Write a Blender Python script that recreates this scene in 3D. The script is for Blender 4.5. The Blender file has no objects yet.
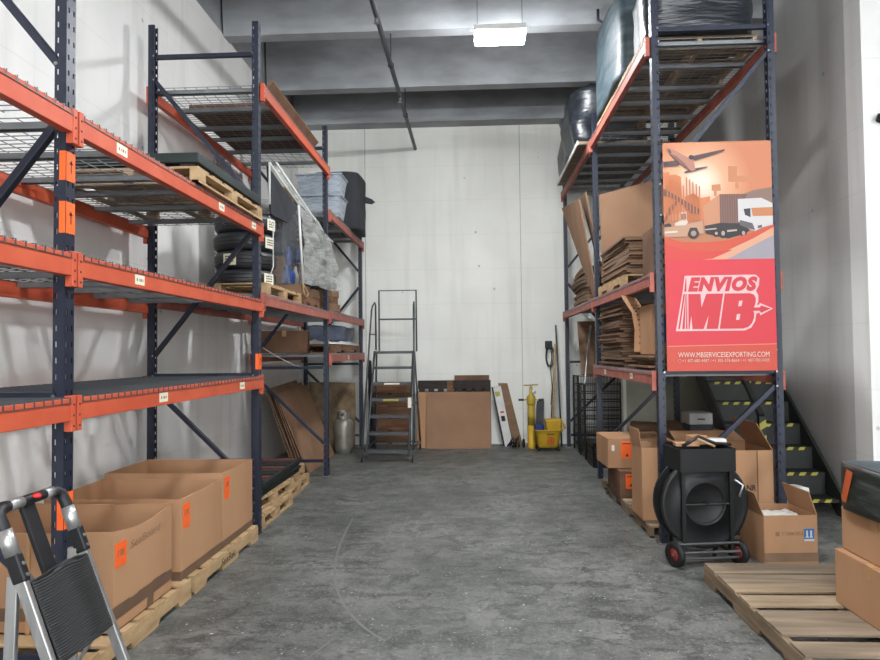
import bpy, bmesh, math, random
from mathutils import Vector, Matrix, noise
random.seed(7)
noise.seed_set(5)
PI = math.pi
scn = bpy.context.scene
C = scn.collection

# ------------------------------------------------------------------ materials
def lin(c):
    return tuple(((v/255)/12.92 if v/255 <= .04045 else ((v/255+.055)/1.055)**2.4) for v in c) + (1,)

def mat(name, rgb, rough=.6, metal=0, rgb2=None, scale=6, stretch=(1, 1, 1), detail=6, lo=.35, hi=.65,
        bump=0, bscale=40, spec=.4, alpha=None, rvar=0, coat=0, sub=None, emit=None):
    m = bpy.data.materials.new(name); m.use_nodes = True
    nt = m.node_tree; N = nt.nodes; L = nt.links
    b = N['Principled BSDF']
    b.inputs['Base Color'].default_value = lin(rgb)
    b.inputs['Roughness'].default_value = rough
    b.inputs['Metallic'].default_value = metal
    b.inputs['Specular IOR Level'].default_value = spec
    b.inputs['Coat Weight'].default_value = coat
    tc = N.new('ShaderNodeTexCoord'); mp = N.new('ShaderNodeMapping'); mp.inputs['Scale'].default_value = stretch
    L.new(tc.outputs['Object'], mp.inputs[0])
    n = N.new('ShaderNodeTexNoise'); n.inputs['Scale'].default_value = scale; n.inputs['Detail'].default_value = detail
    L.new(mp.outputs[0], n.inputs['Vector'])
    r = N.new('ShaderNodeValToRGB')
    r.color_ramp.elements[0].position = lo; r.color_ramp.elements[1].position = hi
    r.color_ramp.elements[0].color = lin(rgb)
    r.color_ramp.elements[1].color = lin(rgb2 if rgb2 else tuple(min(255, v*1.07) for v in rgb))
    L.new(n.outputs[0], r.inputs[0]); L.new(r.outputs[0], b.inputs['Base Color'])
    if rvar:
        q = N.new('ShaderNodeMapRange'); q.inputs[3].default_value = rough-rvar; q.inputs[4].default_value = rough+rvar
        L.new(n.outputs[0], q.inputs[0]); L.new(q.outputs[0], b.inputs['Roughness'])
    if bump:
        n2 = N.new('ShaderNodeTexNoise'); n2.inputs['Scale'].default_value = bscale; n2.inputs['Detail'].default_value = 5
        L.new(mp.outputs[0], n2.inputs['Vector'])
        bp = N.new('ShaderNodeBump'); bp.inputs['Strength'].default_value = bump; bp.inputs['Distance'].default_value = .01
        L.new(n2.outputs[0], bp.inputs['Height']); L.new(bp.outputs[0], b.inputs['Normal'])
    if alpha is not None:
        b.inputs['Alpha'].default_value = alpha
    if emit:
        b.inputs['Emission Color'].default_value = (1, 1, 1, 1) if not isinstance(emit, tuple) else emit[1]
        b.inputs['Emission Strength'].default_value = emit if not isinstance(emit, tuple) else emit[0]
    return m

def node_mat(name):
    m = bpy.data.materials.new(name); m.use_nodes = True
    return m, m.node_tree.nodes, m.node_tree.links, m.node_tree.nodes['Principled BSDF']

def floor_mat():
    m, N, L, b = node_mat('dark_sealed_concrete')
    tc = N.new('ShaderNodeTexCoord')
    def noi(scale, det, rough=.6, vec=None, dist=0):
        n = N.new('ShaderNodeTexNoise'); n.inputs['Scale'].default_value = scale; n.inputs['Detail'].default_value = det
        n.inputs['Roughness'].default_value = rough; n.inputs['Distortion'].default_value = dist
        L.new(vec or tc.outputs['Object'], n.inputs['Vector']); return n.outputs[0]
    def ramp(src, p0, p1, c0, c1):
        r = N.new('ShaderNodeValToRGB'); e = r.color_ramp.elements
        e[0].position = p0; e[1].position = p1; e[0].color = c0; e[1].color = c1
        L.new(src, r.inputs[0]); return r.outputs[0]
    def mix(f, a, c, mode='MIX'):
        x = N.new('ShaderNodeMix'); x.data_type = 'RGBA'; x.blend_type = mode
        if isinstance(f, float): x.inputs[0].default_value = f
        else: L.new(f, x.inputs[0])
        for i, v in ((6, a), (7, c)):
            if isinstance(v, tuple): x.inputs[i].default_value = v
            else: L.new(v, x.inputs[i])
        return x.outputs[2]
    W = (1, 1, 1, 1); K = (0, 0, 0, 1)
    base = ramp(noi(1.1, 9, .7), .4, .6, lin((82, 84, 81)), lin((116, 117, 113)))
    c = mix(ramp(noi(3.2, 9, .7, dist=.6), .50, .60, K, (.75, .75, .75, 1)), base, lin((70, 72, 70)))
    c = mix(ramp(noi(5.5, 6, .6, dist=1.2), .59, .66, K, (.75, .75, .75, 1)), c, lin((52, 53, 52)))
    # light scuffs: stretched noise and thin speckles
    mp = N.new('ShaderNodeMapping'); mp.inputs['Scale'].default_value = (14, 3, 1); mp.inputs['Rotation'].default_value = (0, 0, .9)
    L.new(tc.outputs['Object'], mp.inputs[0])
    c = mix(ramp(noi(1.6, 10, .75, mp.outputs[0]), .56, .76, K, (.6, .6, .6, 1)), c, lin((142, 142, 136)))
    c = mix(ramp(noi(14, 10, .75, dist=.4), .51, .58, K, (.6, .6, .6, 1)), c, lin((66, 67, 65)))
    mp2 = N.new('ShaderNodeMapping'); mp2.inputs['Scale'].default_value = (1.5, 3.2, 1); mp2.inputs['Rotation'].default_value = (0, 0, -.3); L.new(tc.outputs['Object'], mp2.inputs[0])
    c = mix(ramp(noi(2.2, 8, .65, mp2.outputs[0], .8), .54, .60, K, (.6, .6, .6, 1)), c, lin((50, 51, 50)))
    c = mix(ramp(noi(45, 6, .75), .52, .62, K, (.35, .35, .35, 1)), c, lin((140, 141, 136)))
    def mul(a, b_):
        q_ = N.new('ShaderNodeMath'); q_.operation = 'MULTIPLY'; L.new(a, q_.inputs[0]); L.new(b_, q_.inputs[1]); return q_.outputs[0]
    for sc_, th_, msk in ((11, .075, .54), (23, .10, .5), (5, .03, .4)):
        vo = N.new('ShaderNodeTexVoronoi'); vo.inputs['Scale'].default_value = sc_
        vm_ = N.new('ShaderNodeVectorMath'); vm_.operation = 'ADD'
        nz = N.new('ShaderNodeTexNoise'); nz.inputs['Scale'].default_value = 40; L.new(tc.outputs['Object'], nz.inputs['Vector'])
        sc2 = N.new('ShaderNodeVectorMath'); sc2.operation = 'SCALE'; sc2.inputs['Scale'].default_value = .05; L.new(nz.outputs['Color'], sc2.inputs[0])
        L.new(tc.outputs['Object'], vm_.inputs[0]); L.new(sc2.outputs[0], vm_.inputs[1]); L.new(vm_.outputs[0], vo.inputs['Vector'])
        lt_ = N.new('ShaderNodeMath'); lt_.operation = 'LESS_THAN'; lt_.inputs[1].default_value = th_; L.new(vo.outputs['Distance'], lt_.inputs[0])
        c = mix(mul(lt_.outputs[0], ramp(noi(1.3+sc_*.05, 3, .5), msk-.04, msk+.02, K, (.9, .9, .9, 1))), c, lin((190, 190, 182)))
    c = mix(ramp(noi(2.3, 4, .5), .56, .6, K, (.25, .25, .25, 1)), c, lin((120, 120, 114)))
    L.new(c, b.inputs['Base Color'])
    q = N.new('ShaderNodeMapRange'); q.inputs[3].default_value = .32; q.inputs[4].default_value = .7
    L.new(noi(4, 6), q.inputs[0]); L.new(q.outputs[0], b.inputs['Roughness'])
    b.inputs['Specular IOR Level'].default_value = .35
    bp = N.new('ShaderNodeBump'); bp.inputs['Strength'].default_value = .25; bp.inputs['Distance'].default_value = .004
    L.new(noi(90, 6), bp.inputs['Height']); L.new(bp.outputs[0], b.inputs['Normal'])
    return m

def wall_mat(name, rgb, rgb2, axis, streak=.5):
    """painted tilt-up concrete: faint board seams, tie marks, vertical grime streaks"""
    m, N, L, b = node_mat(name)
    tc = N.new('ShaderNodeTexCoord')
    n = N.new('ShaderNodeTexNoise'); n.inputs['Scale'].default_value = 1.1; n.inputs['Detail'].default_value = 7
    L.new(tc.outputs['Object'], n.inputs['Vector'])
    r = N.new('ShaderNodeValToRGB'); r.color_ramp.elements[0].position = .3; r.color_ramp.elements[1].position = .7
    r.color_ramp.elements[0].color = lin(rgb); r.color_ramp.elements[1].color = lin(rgb2)
    L.new(n.outputs[0], r.inputs[0])
    mp = N.new('ShaderNodeMapping'); mp.inputs['Scale'].default_value = (5, 5, .35)
    L.new(tc.outputs['Object'], mp.inputs[0])
    n2 = N.new('ShaderNodeTexNoise'); n2.inputs['Scale'].default_value = 1.0; n2.inputs['Detail'].default_value = 8
    L.new(mp.outputs[0], n2.inputs['Vector'])
    r2 = N.new('ShaderNodeValToRGB'); r2.color_ramp.elements[0].position = .52; r2.color_ramp.elements[1].position = .78
    r2.color_ramp.elements[0].color = (0, 0, 0, 1); r2.color_ramp.elements[1].color = (streak, streak, streak, 1)
    L.new(n2.outputs[0], r2.inputs[0])
    mx = N.new('ShaderNodeMix'); mx.data_type = 'RGBA'; L.new(r2.outputs[0], mx.inputs[0])
    L.new(r.outputs[0], mx.inputs[6]); mx.inputs[7].default_value = lin(tuple(v*.78 for v in rgb))
    # seams: horizontal lifts every 0.61 m
    sp = N.new('ShaderNodeSeparateXYZ'); L.new(tc.outputs['Object'], sp.inputs[0])
    md = N.new('ShaderNodeMath'); md.operation = 'MODULO'; md.inputs[1].default_value = .61; L.new(sp.outputs[2], md.inputs[0])
    lt = N.new('ShaderNodeMath'); lt.operation = 'LESS_THAN'; lt.inputs[1].default_value = .012; L.new(md.outputs[0], lt.inputs[0])
    n3 = N.new('ShaderNodeTexNoise'); n3.inputs['Scale'].default_value = 1.7; L.new(tc.outputs['Object'], n3.inputs['Vector'])
    mu = N.new('ShaderNodeMath'); mu.operation = 'MULTIPLY'; L.new(lt.outputs[0], mu.inputs[0]); L.new(n3.outputs[0], mu.inputs[1])
    mu2 = N.new('ShaderNodeMath'); mu2.operation = 'MULTIPLY'; L.new(mu.outputs[0], mu2.inputs[0]); mu2.inputs[1].default_value = .17
    mx2 = N.new('ShaderNodeMix'); mx2.data_type = 'RGBA'; L.new(mu2.outputs[0], mx2.inputs[0])
    L.new(mx.outputs[2], mx2.inputs[6]); mx2.inputs[7].default_value = lin(tuple(v*.6 for v in rgb))
    # small dark chips
    v = N.new('ShaderNodeTexVoronoi'); v.inputs['Scale'].default_value = 2.1; L.new(tc.outputs['Object'], v.inputs['Vector'])
    l2 = N.new('ShaderNodeMath'); l2.operation = 'LESS_THAN'; l2.inputs[1].default_value = .045; L.new(v.outputs['Distance'], l2.inputs[0])
    l3 = N.new('ShaderNodeMath'); l3.operation = 'MULTIPLY'; l3.inputs[1].default_value = .45; L.new(l2.outputs[0], l3.inputs[0])
    mx3 = N.new('ShaderNodeMix'); mx3.data_type = 'RGBA'; L.new(l3.outputs[0], mx3.inputs[0])
    L.new(mx2.outputs[2], mx3.inputs[6]); mx3.inputs[7].default_value = lin(tuple(v*.5 for v in rgb))
    L.new(mx3.outputs[2], b.inputs['Base Color'])
    b.inputs['Roughness'].default_value = .75; b.inputs['Specular IOR Level'].default_value = .25
    bp = N.new('ShaderNodeBump'); bp.inputs['Strength'].default_value = .3; bp.inputs['Distance'].default_value = .01
    n4 = N.new('ShaderNodeTexNoise'); n4.inputs['Scale'].default_value = 9; n4.inputs['Detail'].default_value = 8
    L.new(tc.outputs['Object'], n4.inputs['Vector']); L.new(n4.outputs[0], bp.inputs['Height']); L.new(bp.outputs[0], b.inputs['Normal'])
    return m

def plastic_film(name, rgb, alpha, rough=.25):
    m, N, L, b = node_mat(name)
    b.inputs['Base Color'].default_value = lin(rgb); b.inputs['Roughness'].default_value = rough
    b.inputs['Specular IOR Level'].default_value = .8
    tc = N.new('ShaderNodeTexCoord')
    mp = N.new('ShaderNodeMapping'); mp.inputs['Scale'].default_value = (2, 2, 9); mp.inputs['Rotation'].default_value = (.4, .3, 0)
    L.new(tc.outputs['Object'], mp.inputs[0])
    n = N.new('ShaderNodeTexNoise'); n.inputs['Scale'].default_value = 2.2; n.inputs['Detail'].default_value = 8; n.inputs['Distortion'].default_value = 1.5
    L.new(mp.outputs[0], n.inputs['Vector'])
    q = N.new('ShaderNodeMapRange'); q.inputs[1].default_value = .35; q.inputs[2].default_value = .65
    q.inputs[3].default_value = alpha-.15; q.inputs[4].default_value = min(1, alpha+.2)
    L.new(n.outputs[0], q.inputs[0]); L.new(q.outputs[0], b.inputs['Alpha'])
    bp = N.new('ShaderNodeBump'); bp.inputs['Strength'].default_value = .8; bp.inputs['Distance'].default_value = .03
    L.new(n.outputs[0], bp.inputs['Height']); L.new(bp.outputs[0], b.inputs['Normal'])
    return m

def printed_sky():
    m, N, L, b = node_mat('banner_print')
    tc = N.new('ShaderNodeTexCoord'); sp = N.new('ShaderNodeSeparateXYZ'); L.new(tc.outputs['Object'], sp.inputs[0])
    # printed photo background: peach sky fading round a pale printed spot
    cb = N.new('ShaderNodeCombineXYZ'); L.new(sp.outputs[0], cb.inputs[0]); L.new(sp.outputs[2], cb.inputs[2])
    vm = N.new('ShaderNodeVectorMath'); vm.operation = 'DISTANCE'; vm.inputs[1].default_value = (.3, 0, 1.57)
    L.new(cb.outputs[0], vm.inputs[0])
    r = N.new('ShaderNodeValToRGB'); e = r.color_ramp.elements
    e[0].position = .04; e[0].color = lin((212, 196, 178)); e[1].position = .42; e[1].color = lin((176, 106, 70))
    x = e.new(.2); x.color = lin((196, 146, 112))
    L.new(vm.outputs['Value'], r.inputs[0]); L.new(r.outputs[0], b.inputs['Base Color'])
    b.inputs['Roughness'].default_value = .45
    return m

M = {}
M['floor'] = floor_mat()
M['wall_l'] = wall_mat('white_wall_paint', (226, 225, 222), (238, 237, 234), 'y', .3)
M['wall_b'] = wall_mat('back_wall_paint', (222, 222, 215), (234, 234, 227), 'x', .25)
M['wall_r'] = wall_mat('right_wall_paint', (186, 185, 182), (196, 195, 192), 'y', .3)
M['conc'] = mat('bare_concrete', (140, 142, 144), .85, rgb2=(168, 171, 174), scale=1.4, stretch=(1, 1, 2.5), detail=9, bump=.4, bscale=14)
M['navy'] = mat('navy_rack_paint', (24, 30, 46), .42, rgb2=(31, 37, 54), scale=9, spec=.5)
M['orange'] = mat('orange_beam_paint', (184, 78, 52), .5, rgb2=(196, 90, 60), scale=5, detail=8)
M['orange_worn'] = mat('worn_orange_beam_paint', (150, 80, 68), .55, rgb2=(174, 98, 82), scale=7, detail=8)
M['wire'] = mat('galvanised_wire', (118, 120, 122), .5, .3)
M['wire_d'] = mat('dusty_dark_wire', (74, 77, 80), .6, .2)
M['chan'] = mat('deck_channel_steel', (122, 124, 126), .45, .45, scale=12)
M['steel'] = mat('bright_steel', (190, 192, 195), .28, .9)
M['bolt'] = mat('bolt_steel', (150, 150, 150), .35, .9)
M['sticker'] = mat('white_sticker', (215, 210, 190), .6)
M['neon'] = mat('orange_guard_label', (236, 98, 38), .5)
M['carton'] = mat('corrugated_carton', (166, 126, 94), .8, rgb2=(176, 136, 103), scale=3, stretch=(1, 1, .3), bump=.08, bscale=60, spec=.2)
M['carton_in'] = mat('carton_inner_liner', (138, 104, 80), .85, rgb2=(148, 113, 88), scale=4, spec=.2)
M['carton2'] = mat('dull_carton', (124, 99, 79), .85, rgb2=(138, 110, 88), scale=4, stretch=(1, 1, 3), spec=.2)
M['carton3'] = mat('brown_carton', (100, 75, 59), .85, rgb2=(118, 90, 71), scale=4, spec=.2)
M['carton_edge'] = mat('carton_cut_edges', (124, 102, 84), .9, rgb2=(92, 73, 59), scale=30, stretch=(1, 1, 12), lo=.4, hi=.6)
M['kraft'] = mat('kraft_board', (138, 107, 84), .85, rgb2=(150, 117, 93), scale=2, spec=.2)
M['tape'] = mat('packing_tape', (170, 130, 90), .35, spec=.5)
M['band_d'] = mat('dark_brown_band', (98, 76, 60), .45, rgb2=(110, 86, 68), scale=4)
M['wood'] = mat('pale_pallet_wood', (182, 154, 116), .8, rgb2=(158, 130, 94), scale=5, stretch=(1, 1, 4), detail=8, bump=.2, bscale=30)
M['wood_g'] = mat('weathered_pallet_wood', (138, 122, 102), .85, rgb2=(106, 92, 76), scale=3, stretch=(.5, 4, 4), detail=9, bump=.35, bscale=26)
M['wood_g2'] = mat('paler_weathered_wood', (160, 140, 114), .85, rgb2=(126, 108, 86), scale=3, stretch=(.5, 4, 4), detail=9, bump=.3, bscale=26)
M['wood_s'] = mat('weathered_stringer_wood', (138, 118, 94), .85, rgb2=(104, 88, 70), scale=6, stretch=(5, .35, 5), detail=9, bump=.35, bscale=26)
M['wood_b'] = mat('brown_board', (128, 92, 64), .8, rgb2=(92, 62, 42), scale=5, stretch=(.6, 1, 5), detail=8, bump=.2)
M['wood_d'] = mat('dark_timber', (58, 50, 46), .8, rgb2=(40, 36, 34), scale=6, stretch=(.6, 1, 4))
M['osb'] = mat('stained_plywood', (128, 108, 82), .8, rgb2=(88, 72, 54), scale=4, detail=10, lo=.4, hi=.6)
M['green_d'] = mat('dark_green_paint', (24, 33, 32), .6, rgb2=(33, 44, 42), scale=6)
M['red_d'] = mat('dull_red_paint', (92, 52, 50), .7)
M['black'] = mat('black_plastic', (22, 23, 25), .45, rgb2=(30, 31, 34), scale=8)
M['blackm'] = mat('black_painted_metal', (20, 21, 22), .5, .0, spec=.4)
M['rubber'] = mat('black_rubber', (17, 17, 18), .6, rgb2=(30, 30, 31), scale=14)
M['tyre'] = mat('tyre_rubber', (28, 29, 33), .5, rgb2=(40, 42, 47), scale=9, spec=.5)
M['blackwrap'] = mat('black_stretch_wrap', (20, 24, 30), .34, rgb2=(40, 48, 56), scale=4, stretch=(1, 1, 6), detail=8, lo=.45, hi=.75, bump=.8, bscale=7, spec=.8)
M['bluewrap'] = mat('blue_grey_wrap', (74, 82, 100), .5, rgb2=(104, 112, 130), scale=6, bump=.6, bscale=9)
M['boxwrap'] = mat('dark_grey_stretch_wrap', (36, 40, 38), .35, rgb2=(78, 82, 78), scale=4, stretch=(1, 1, 6), detail=8, lo=.45, hi=.75, bump=.8, bscale=7)
M['rust'] = mat('dull_orange_sticker', (176, 84, 46), .5)
M['greywrap'] = mat('grey_stretch_wrap', (46, 60, 66), .5, rgb2=(84, 98, 104), scale=3, stretch=(1, 1, 5), detail=8, lo=.4, hi=.75, bump=.6, bscale=6, spec=.35)
M['film'] = plastic_film('clear_shrink_film', (150, 154, 158), .25)
M['tarp'] = plastic_film('cloudy_tarp_film', (160, 162, 158), .62, .35)
M['tote'] = plastic_film('cloudy_tote_plastic', (170, 180, 190), .72, .3)
M['alu'] = mat('brushed_aluminium', (186, 186, 184), .34, .75, rgb2=(160, 160, 160), scale=20, stretch=(1, 1, .1))
M['greymetal'] = mat('grey_enamel_steel', (66, 69, 72), .45, .2, rgb2=(78, 81, 84), scale=6)
M['galv'] = mat('galvanised_tank_steel', (128, 124, 116), .42, .5, rgb2=(156, 152, 142), scale=5, detail=8)
M['yellow'] = mat('yellow_plastic', (196, 158, 40), .5, rgb2=(178, 142, 36), scale=6)
M['yellow2'] = mat('yellow_enamel', (180, 156, 52), .45, rgb2=(158, 134, 44), scale=5)
M['red'] = mat('red_plastic', (196, 36, 34), .4)
M['blue'] = mat('blue_cloth', (44, 56, 112), .8, rgb2=(30, 38, 84), scale=12)
M['caseg'] = mat('pale_grey_case', (130, 130, 126), .5)
M['bluep'] = mat('blue_plastic', (36, 66, 130), .35)
M['white'] = mat('white_plastic', (214, 214, 210), .5, rgb2=(196, 196, 192), scale=5)
M['paper'] = mat('white_paper', (205, 203, 196), .8)
M['offwhite'] = mat('dusty_olive_board', (140, 138, 122), .7, rgb2=(158, 156, 140), scale=2)
M['tapey'] = mat('yellow_hazard_tape', (160, 155, 66), .6)
M['stair'] = mat('dark_green_grey_steel', (36, 39, 38), .55, .1, rgb2=(44, 48, 45), scale=5)
M['ink'] = mat('black_ink', (40, 34, 30), .7)
M['ink_f'] = mat('faded_brown_ink', (132, 102, 74), .8)
M['scuff'] = mat('floor_scratch', (108, 109, 106), .6)
M['cable'] = mat('dark_pipe_paint', (48, 50, 54), .5)
M['led'] = mat('led_diffuser', (255, 255, 255), .5, emit=(110, (.95, .975, 1, 1)))
M['dust'] = mat('dark_grey_cloth', (40, 42, 46), .9, rgb2=(54, 56, 60), scale=3, stretch=(1, 1, .3), bump=.6, bscale=5)
M['sheetp'] = mat('crumpled_white_sheet', (206, 200, 196), .7, rgb2=(222, 220, 218), scale=6, bump=.6, bscale=9)

# ------------------------------------------------------------------ mesh helpers
class MB:
    def __init__(s): s.v = []; s.f = []
    def add(s, vs, fs, mtx=None):
        o = len(s.v)
        s.v += [(mtx @ Vector(p) if mtx else Vector(p)) for p in vs]
        s.f += [tuple(i+o for i in f) for f in fs]; return s
    def box(s, x0, x1, y0, y1, z0, z1, mtx=None):
        if x0 > x1: x0, x1 = x1, x0
        if y0 > y1: y0, y1 = y1, y0
        if z0 > z1: z0, z1 = z1, z0
        return s.add([(x0, y0, z0), (x1, y0, z0), (x1, y1, z0), (x0, y1, z0), (x0, y0, z1), (x1, y0, z1), (x1, y1, z1), (x0, y1, z1)],
                     [(0, 3, 2, 1), (4, 5, 6, 7), (0, 1, 5, 4), (1, 2, 6, 5), (2, 3, 7, 6), (3, 0, 4, 7)], mtx)
    def bar(s, p, q, w, h, up=(0, 0, 1)):
        p = Vector(p); q = Vector(q); d = (q-p); L = d.length; d.normalize(); u = Vector(up)
        if abs(d.dot(u)) > .98: u = Vector((0, 1, 0))
        r = d.cross(u).normalized(); u = r.cross(d)
        m = Matrix((r, d, u)).transposed().to_4x4(); m.translation = p
        return s.box(-w/2, w/2, 0, L, -h/2, h/2, m)
    def tube(s, pts, r, n=8, closed=False, caps=True):
        pts = [Vector(p) for p in pts]; K = len(pts); rs = r if isinstance(r, (list, tuple)) else [r]*K
        vs = []; fs = []; prev = None
        for i, p in enumerate(pts):
            if closed: t = pts[(i+1) % K]-pts[i-1]
            else: t = pts[min(i+1, K-1)]-pts[max(i-1, 0)]
            t.normalize()
            if prev is None:
                a = Vector((0, 0, 1)) if abs(t.z) < .9 else Vector((1, 0, 0))
                u = t.cross(a).normalized()
            else: u = (prev-t*prev.dot(t)).normalized()
            prev = u; w = t.cross(u)
            for k in range(n):
                a = 2*PI*k/n; vs.append(p+(u*math.cos(a)+w*math.sin(a))*rs[i])
        for i in range(K if closed else K-1):
            j = (i+1) % K
            for k in range(n): fs.append((i*n+k, i*n+(k+1) % n, j*n+(k+1) % n, j*n+k))
        if caps and not closed:
            fs.append(tuple(range(n))[::-1]); fs.append(tuple((K-1)*n+k for k in range(n)))
        return s.add(vs, fs)
    def lathe(s, prof, n=24, mtx=None, cap=True):
        vs = []; fs = []; K = len(prof)
        for r, z in prof:
            for k in range(n): vs.append((r*math.cos(2*PI*k/n), r*math.sin(2*PI*k/n), z))
        for i in range(K-1):
            for k in range(n): fs.append((i*n+k, i*n+(k+1) % n, (i+1)*n+(k+1) % n, (i+1)*n+k))
        if cap and prof[0][0] > 1e-5: fs.append(tuple(range(n))[::-1])
        if cap and prof[-1][0] > 1e-5: fs.append(tuple((K-1)*n+k for k in range(n)))
        return s.add(vs, fs, mtx)
    def prism(s, poly, t, mtx):
        """poly in local xy, thickness t along local z"""
        n = len(poly)
        vs = [(x, y, 0) for x, y in poly]+[(x, y, t) for x, y in poly]
        fs = [tuple(range(n))[::-1], tuple(range(n, 2*n))]+[(i, (i+1) % n, (i+1) % n+n, i+n) for i in range(n)]
        return s.add(vs, fs, mtx)
    def flat(s, poly, y):
        """upright polygon facing -Y in the xz plane"""
        n = len(poly); return s.add([(a, y, b) for a, b in poly], [tuple(range(n))])
    def grid(s, fn, nu, nv):
        vs = [fn(i/nu, j/nv) for j in range(nv+1) for i in range(nu+1)]
        fs = [(j*(nu+1)+i, j*(nu+1)+i+1, (j+1)*(nu+1)+i+1, (j+1)*(nu+1)+i) for j in range(nv) for i in range(nu)]
        return s.add(vs, fs)
    def build(s, name, m, parent=None, bevel=0, smooth=False, solid=0, sub=0, off=None):
        me = bpy.data.meshes.new(name)
        o = Vector(off) if off is not None else Vector((0, 0, 0))
        me.from_pydata([tuple(v-o) for v in s.v], [], s.f); me.update()
        bm = bmesh.new(); bm.from_mesh(me); bmesh.ops.recalc_face_normals(bm, faces=bm.faces); bm.to_mesh(me); bm.free()
        ob = bpy.data.objects.new(name, me); C.objects.link(ob)
        me.materials.append(m)
        if smooth:
            for p in me.polygons: p.use_smooth = True
        if parent is not None: ob.parent = parent
        elif off is not None: ob.location = o
        if solid:
            k = ob.modifiers.new('thickness', 'SOLIDIFY'); k.thickness = solid; k.offset = 0
        if bevel:
            k = ob.modifiers.new('bevel', 'BEVEL'); k.width = bevel; k.segments = 2; k.limit_method = 'ANGLE'
            k.harden_normals = False
        if sub:
            k = ob.modifiers.new('sub', 'SUBSURF'); k.levels = sub; k.render_levels = sub
        return ob

def tag(o, label=None, cat=None, group=None, kind=None):
    if label: o['label'] = label
    if cat: o['category'] = cat
    if group: o['group'] = group
    if kind: o['kind'] = kind
    return o
def thing(name, loc, label, cat, rz=0, group=None):
    o = bpy.data.objects.new(name, None); C.objects.link(o); o.location = loc; o.rotation_euler = (0, 0, rz)
    o.empty_display_size = .1
    return tag(o, label, cat, group)
def struct(name, mb, m, **k):
    o = mb.build(name, m, **k); o['kind'] = 'structure'; return o
def children(o): return [c for c in C.objects if c.parent == o]
def copy_tree(o, parent=None):
    c = o.copy(); C.objects.link(c)
    if parent is not None: c.parent = parent
    for ch in children(o): copy_tree(ch, c)
    return c

def text(string, m, parent, origin, ux, uz, w, h, name='lettering', shear=0, bold=0, space=1.0):
    cu = bpy.data.curves.new('txt', 'FONT'); cu.body = string; cu.space_character = space; cu.offset = bold; cu.shear = shear; cu.fill_mode = 'FRONT'
    cu.resolution_u = 3
    ob = bpy.data.objects.new('txt', cu); C.objects.link(ob)
    bpy.context.view_layer.update()
    me = bpy.data.meshes.new_from_object(ob.evaluated_get(bpy.context.evaluated_depsgraph_get()))
    bpy.data.objects.remove(ob); bpy.data.curves.remove(cu)
    xs = [v.co.x for v in me.vertices]; ys = [v.co.y for v in me.vertices]
    x0, x1, y0, y1 = min(xs), max(xs), min(ys), max(ys)
    O = Vector(origin); U = Vector(ux); V = Vector(uz)
    for v in me.vertices:
        a = (v.co.x-x0)/(x1-x0)*w; b = (v.co.y-y0)/(y1-y0)*h
        v.co = O+U*a+V*b
    me.materials.clear(); me.materials.append(m); me.update(); me.name = name
    o = bpy.data.objects.new(name, me); C.objects.link(o); o.parent = parent
    return o

# ------------------------------------------------------------------ room shell
b = MB().box(-3.35, 8.0, -8.0, 12.2, -.2, 0); struct('floor', b, M['floor'])
b = MB().box(-3.35, -3.1, -8.0, 12.2, 0, 5.62); struct('wall_left', b, M['wall_l'])
b = MB().box(-3.35, -3.13, -8.0, 12.2, 5.62, 6.5); struct('trim_1', b, M['conc'])
b = MB().box(-3.1, 3.6, 11.92, 12.2, 0, 5.58); struct('wall_back', b, M['wall_b'])
b = MB().box(3.6, 3.9, 6.4, 12.2, 0, 6.5)
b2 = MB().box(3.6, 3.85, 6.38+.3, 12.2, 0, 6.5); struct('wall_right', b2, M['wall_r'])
b = MB().box(3.6, 8.0, 6.4, 6.68, 0, 6.5); struct('wall_right_front', b, M['wall_l'])
b = MB().box(7.8, 8.0, -8.0, 6.4, 0, 6.5); struct('wall_right_far', b, M['wall_l'])
b = MB().box(-3.35, 8.0, -8.0, 12.2, 6.5, 6.7); struct('ceiling', b, M['conc'])
def stem(y):
    w0, w1 = .13, .24
    bb = MB(); X0, X1 = -3.1, 7.8
    vs = []
    for x in (X0, X1):
        vs += [(x, y, 5.6), (x, y+w0*1.5, 5.6), (x, y+w1*1.5, 6.5), (x, y-.1, 6.5)]
    bb.add(vs, [(0, 1, 2, 3), (7, 6, 5, 4), (0, 4, 5, 1), (1, 5, 6, 2), (2, 6, 7, 3), (3, 7, 4, 0)])
    return bb
for k, y in enumerate([-6.2, -4.4, -2.6, -.8, 1.0, 2.9, 4.7, 6.5, 8.3, 10.1]):
    struct('trim_%d' % (k+2), stem(y), M['conc'])
b = MB().box(-3.1, 3.6, 11.62, 12.2, 5.585, 6.5); struct('trim_12', b, M['conc'])
b = MB().tube([(-2.3, 11.9, .02), (-2.3, 11.9, .02+.001)], .001)
# back-wall panel joint strips
for x, n in ((.83, 13), (-1.9, 14)):
    struct('trim_%d' % n, MB().box(x-.006, x+.006, 11.915, 11.921, 0, 5.58), mat('joint_filler_%d' % n, (168, 168, 160), .8))

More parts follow.
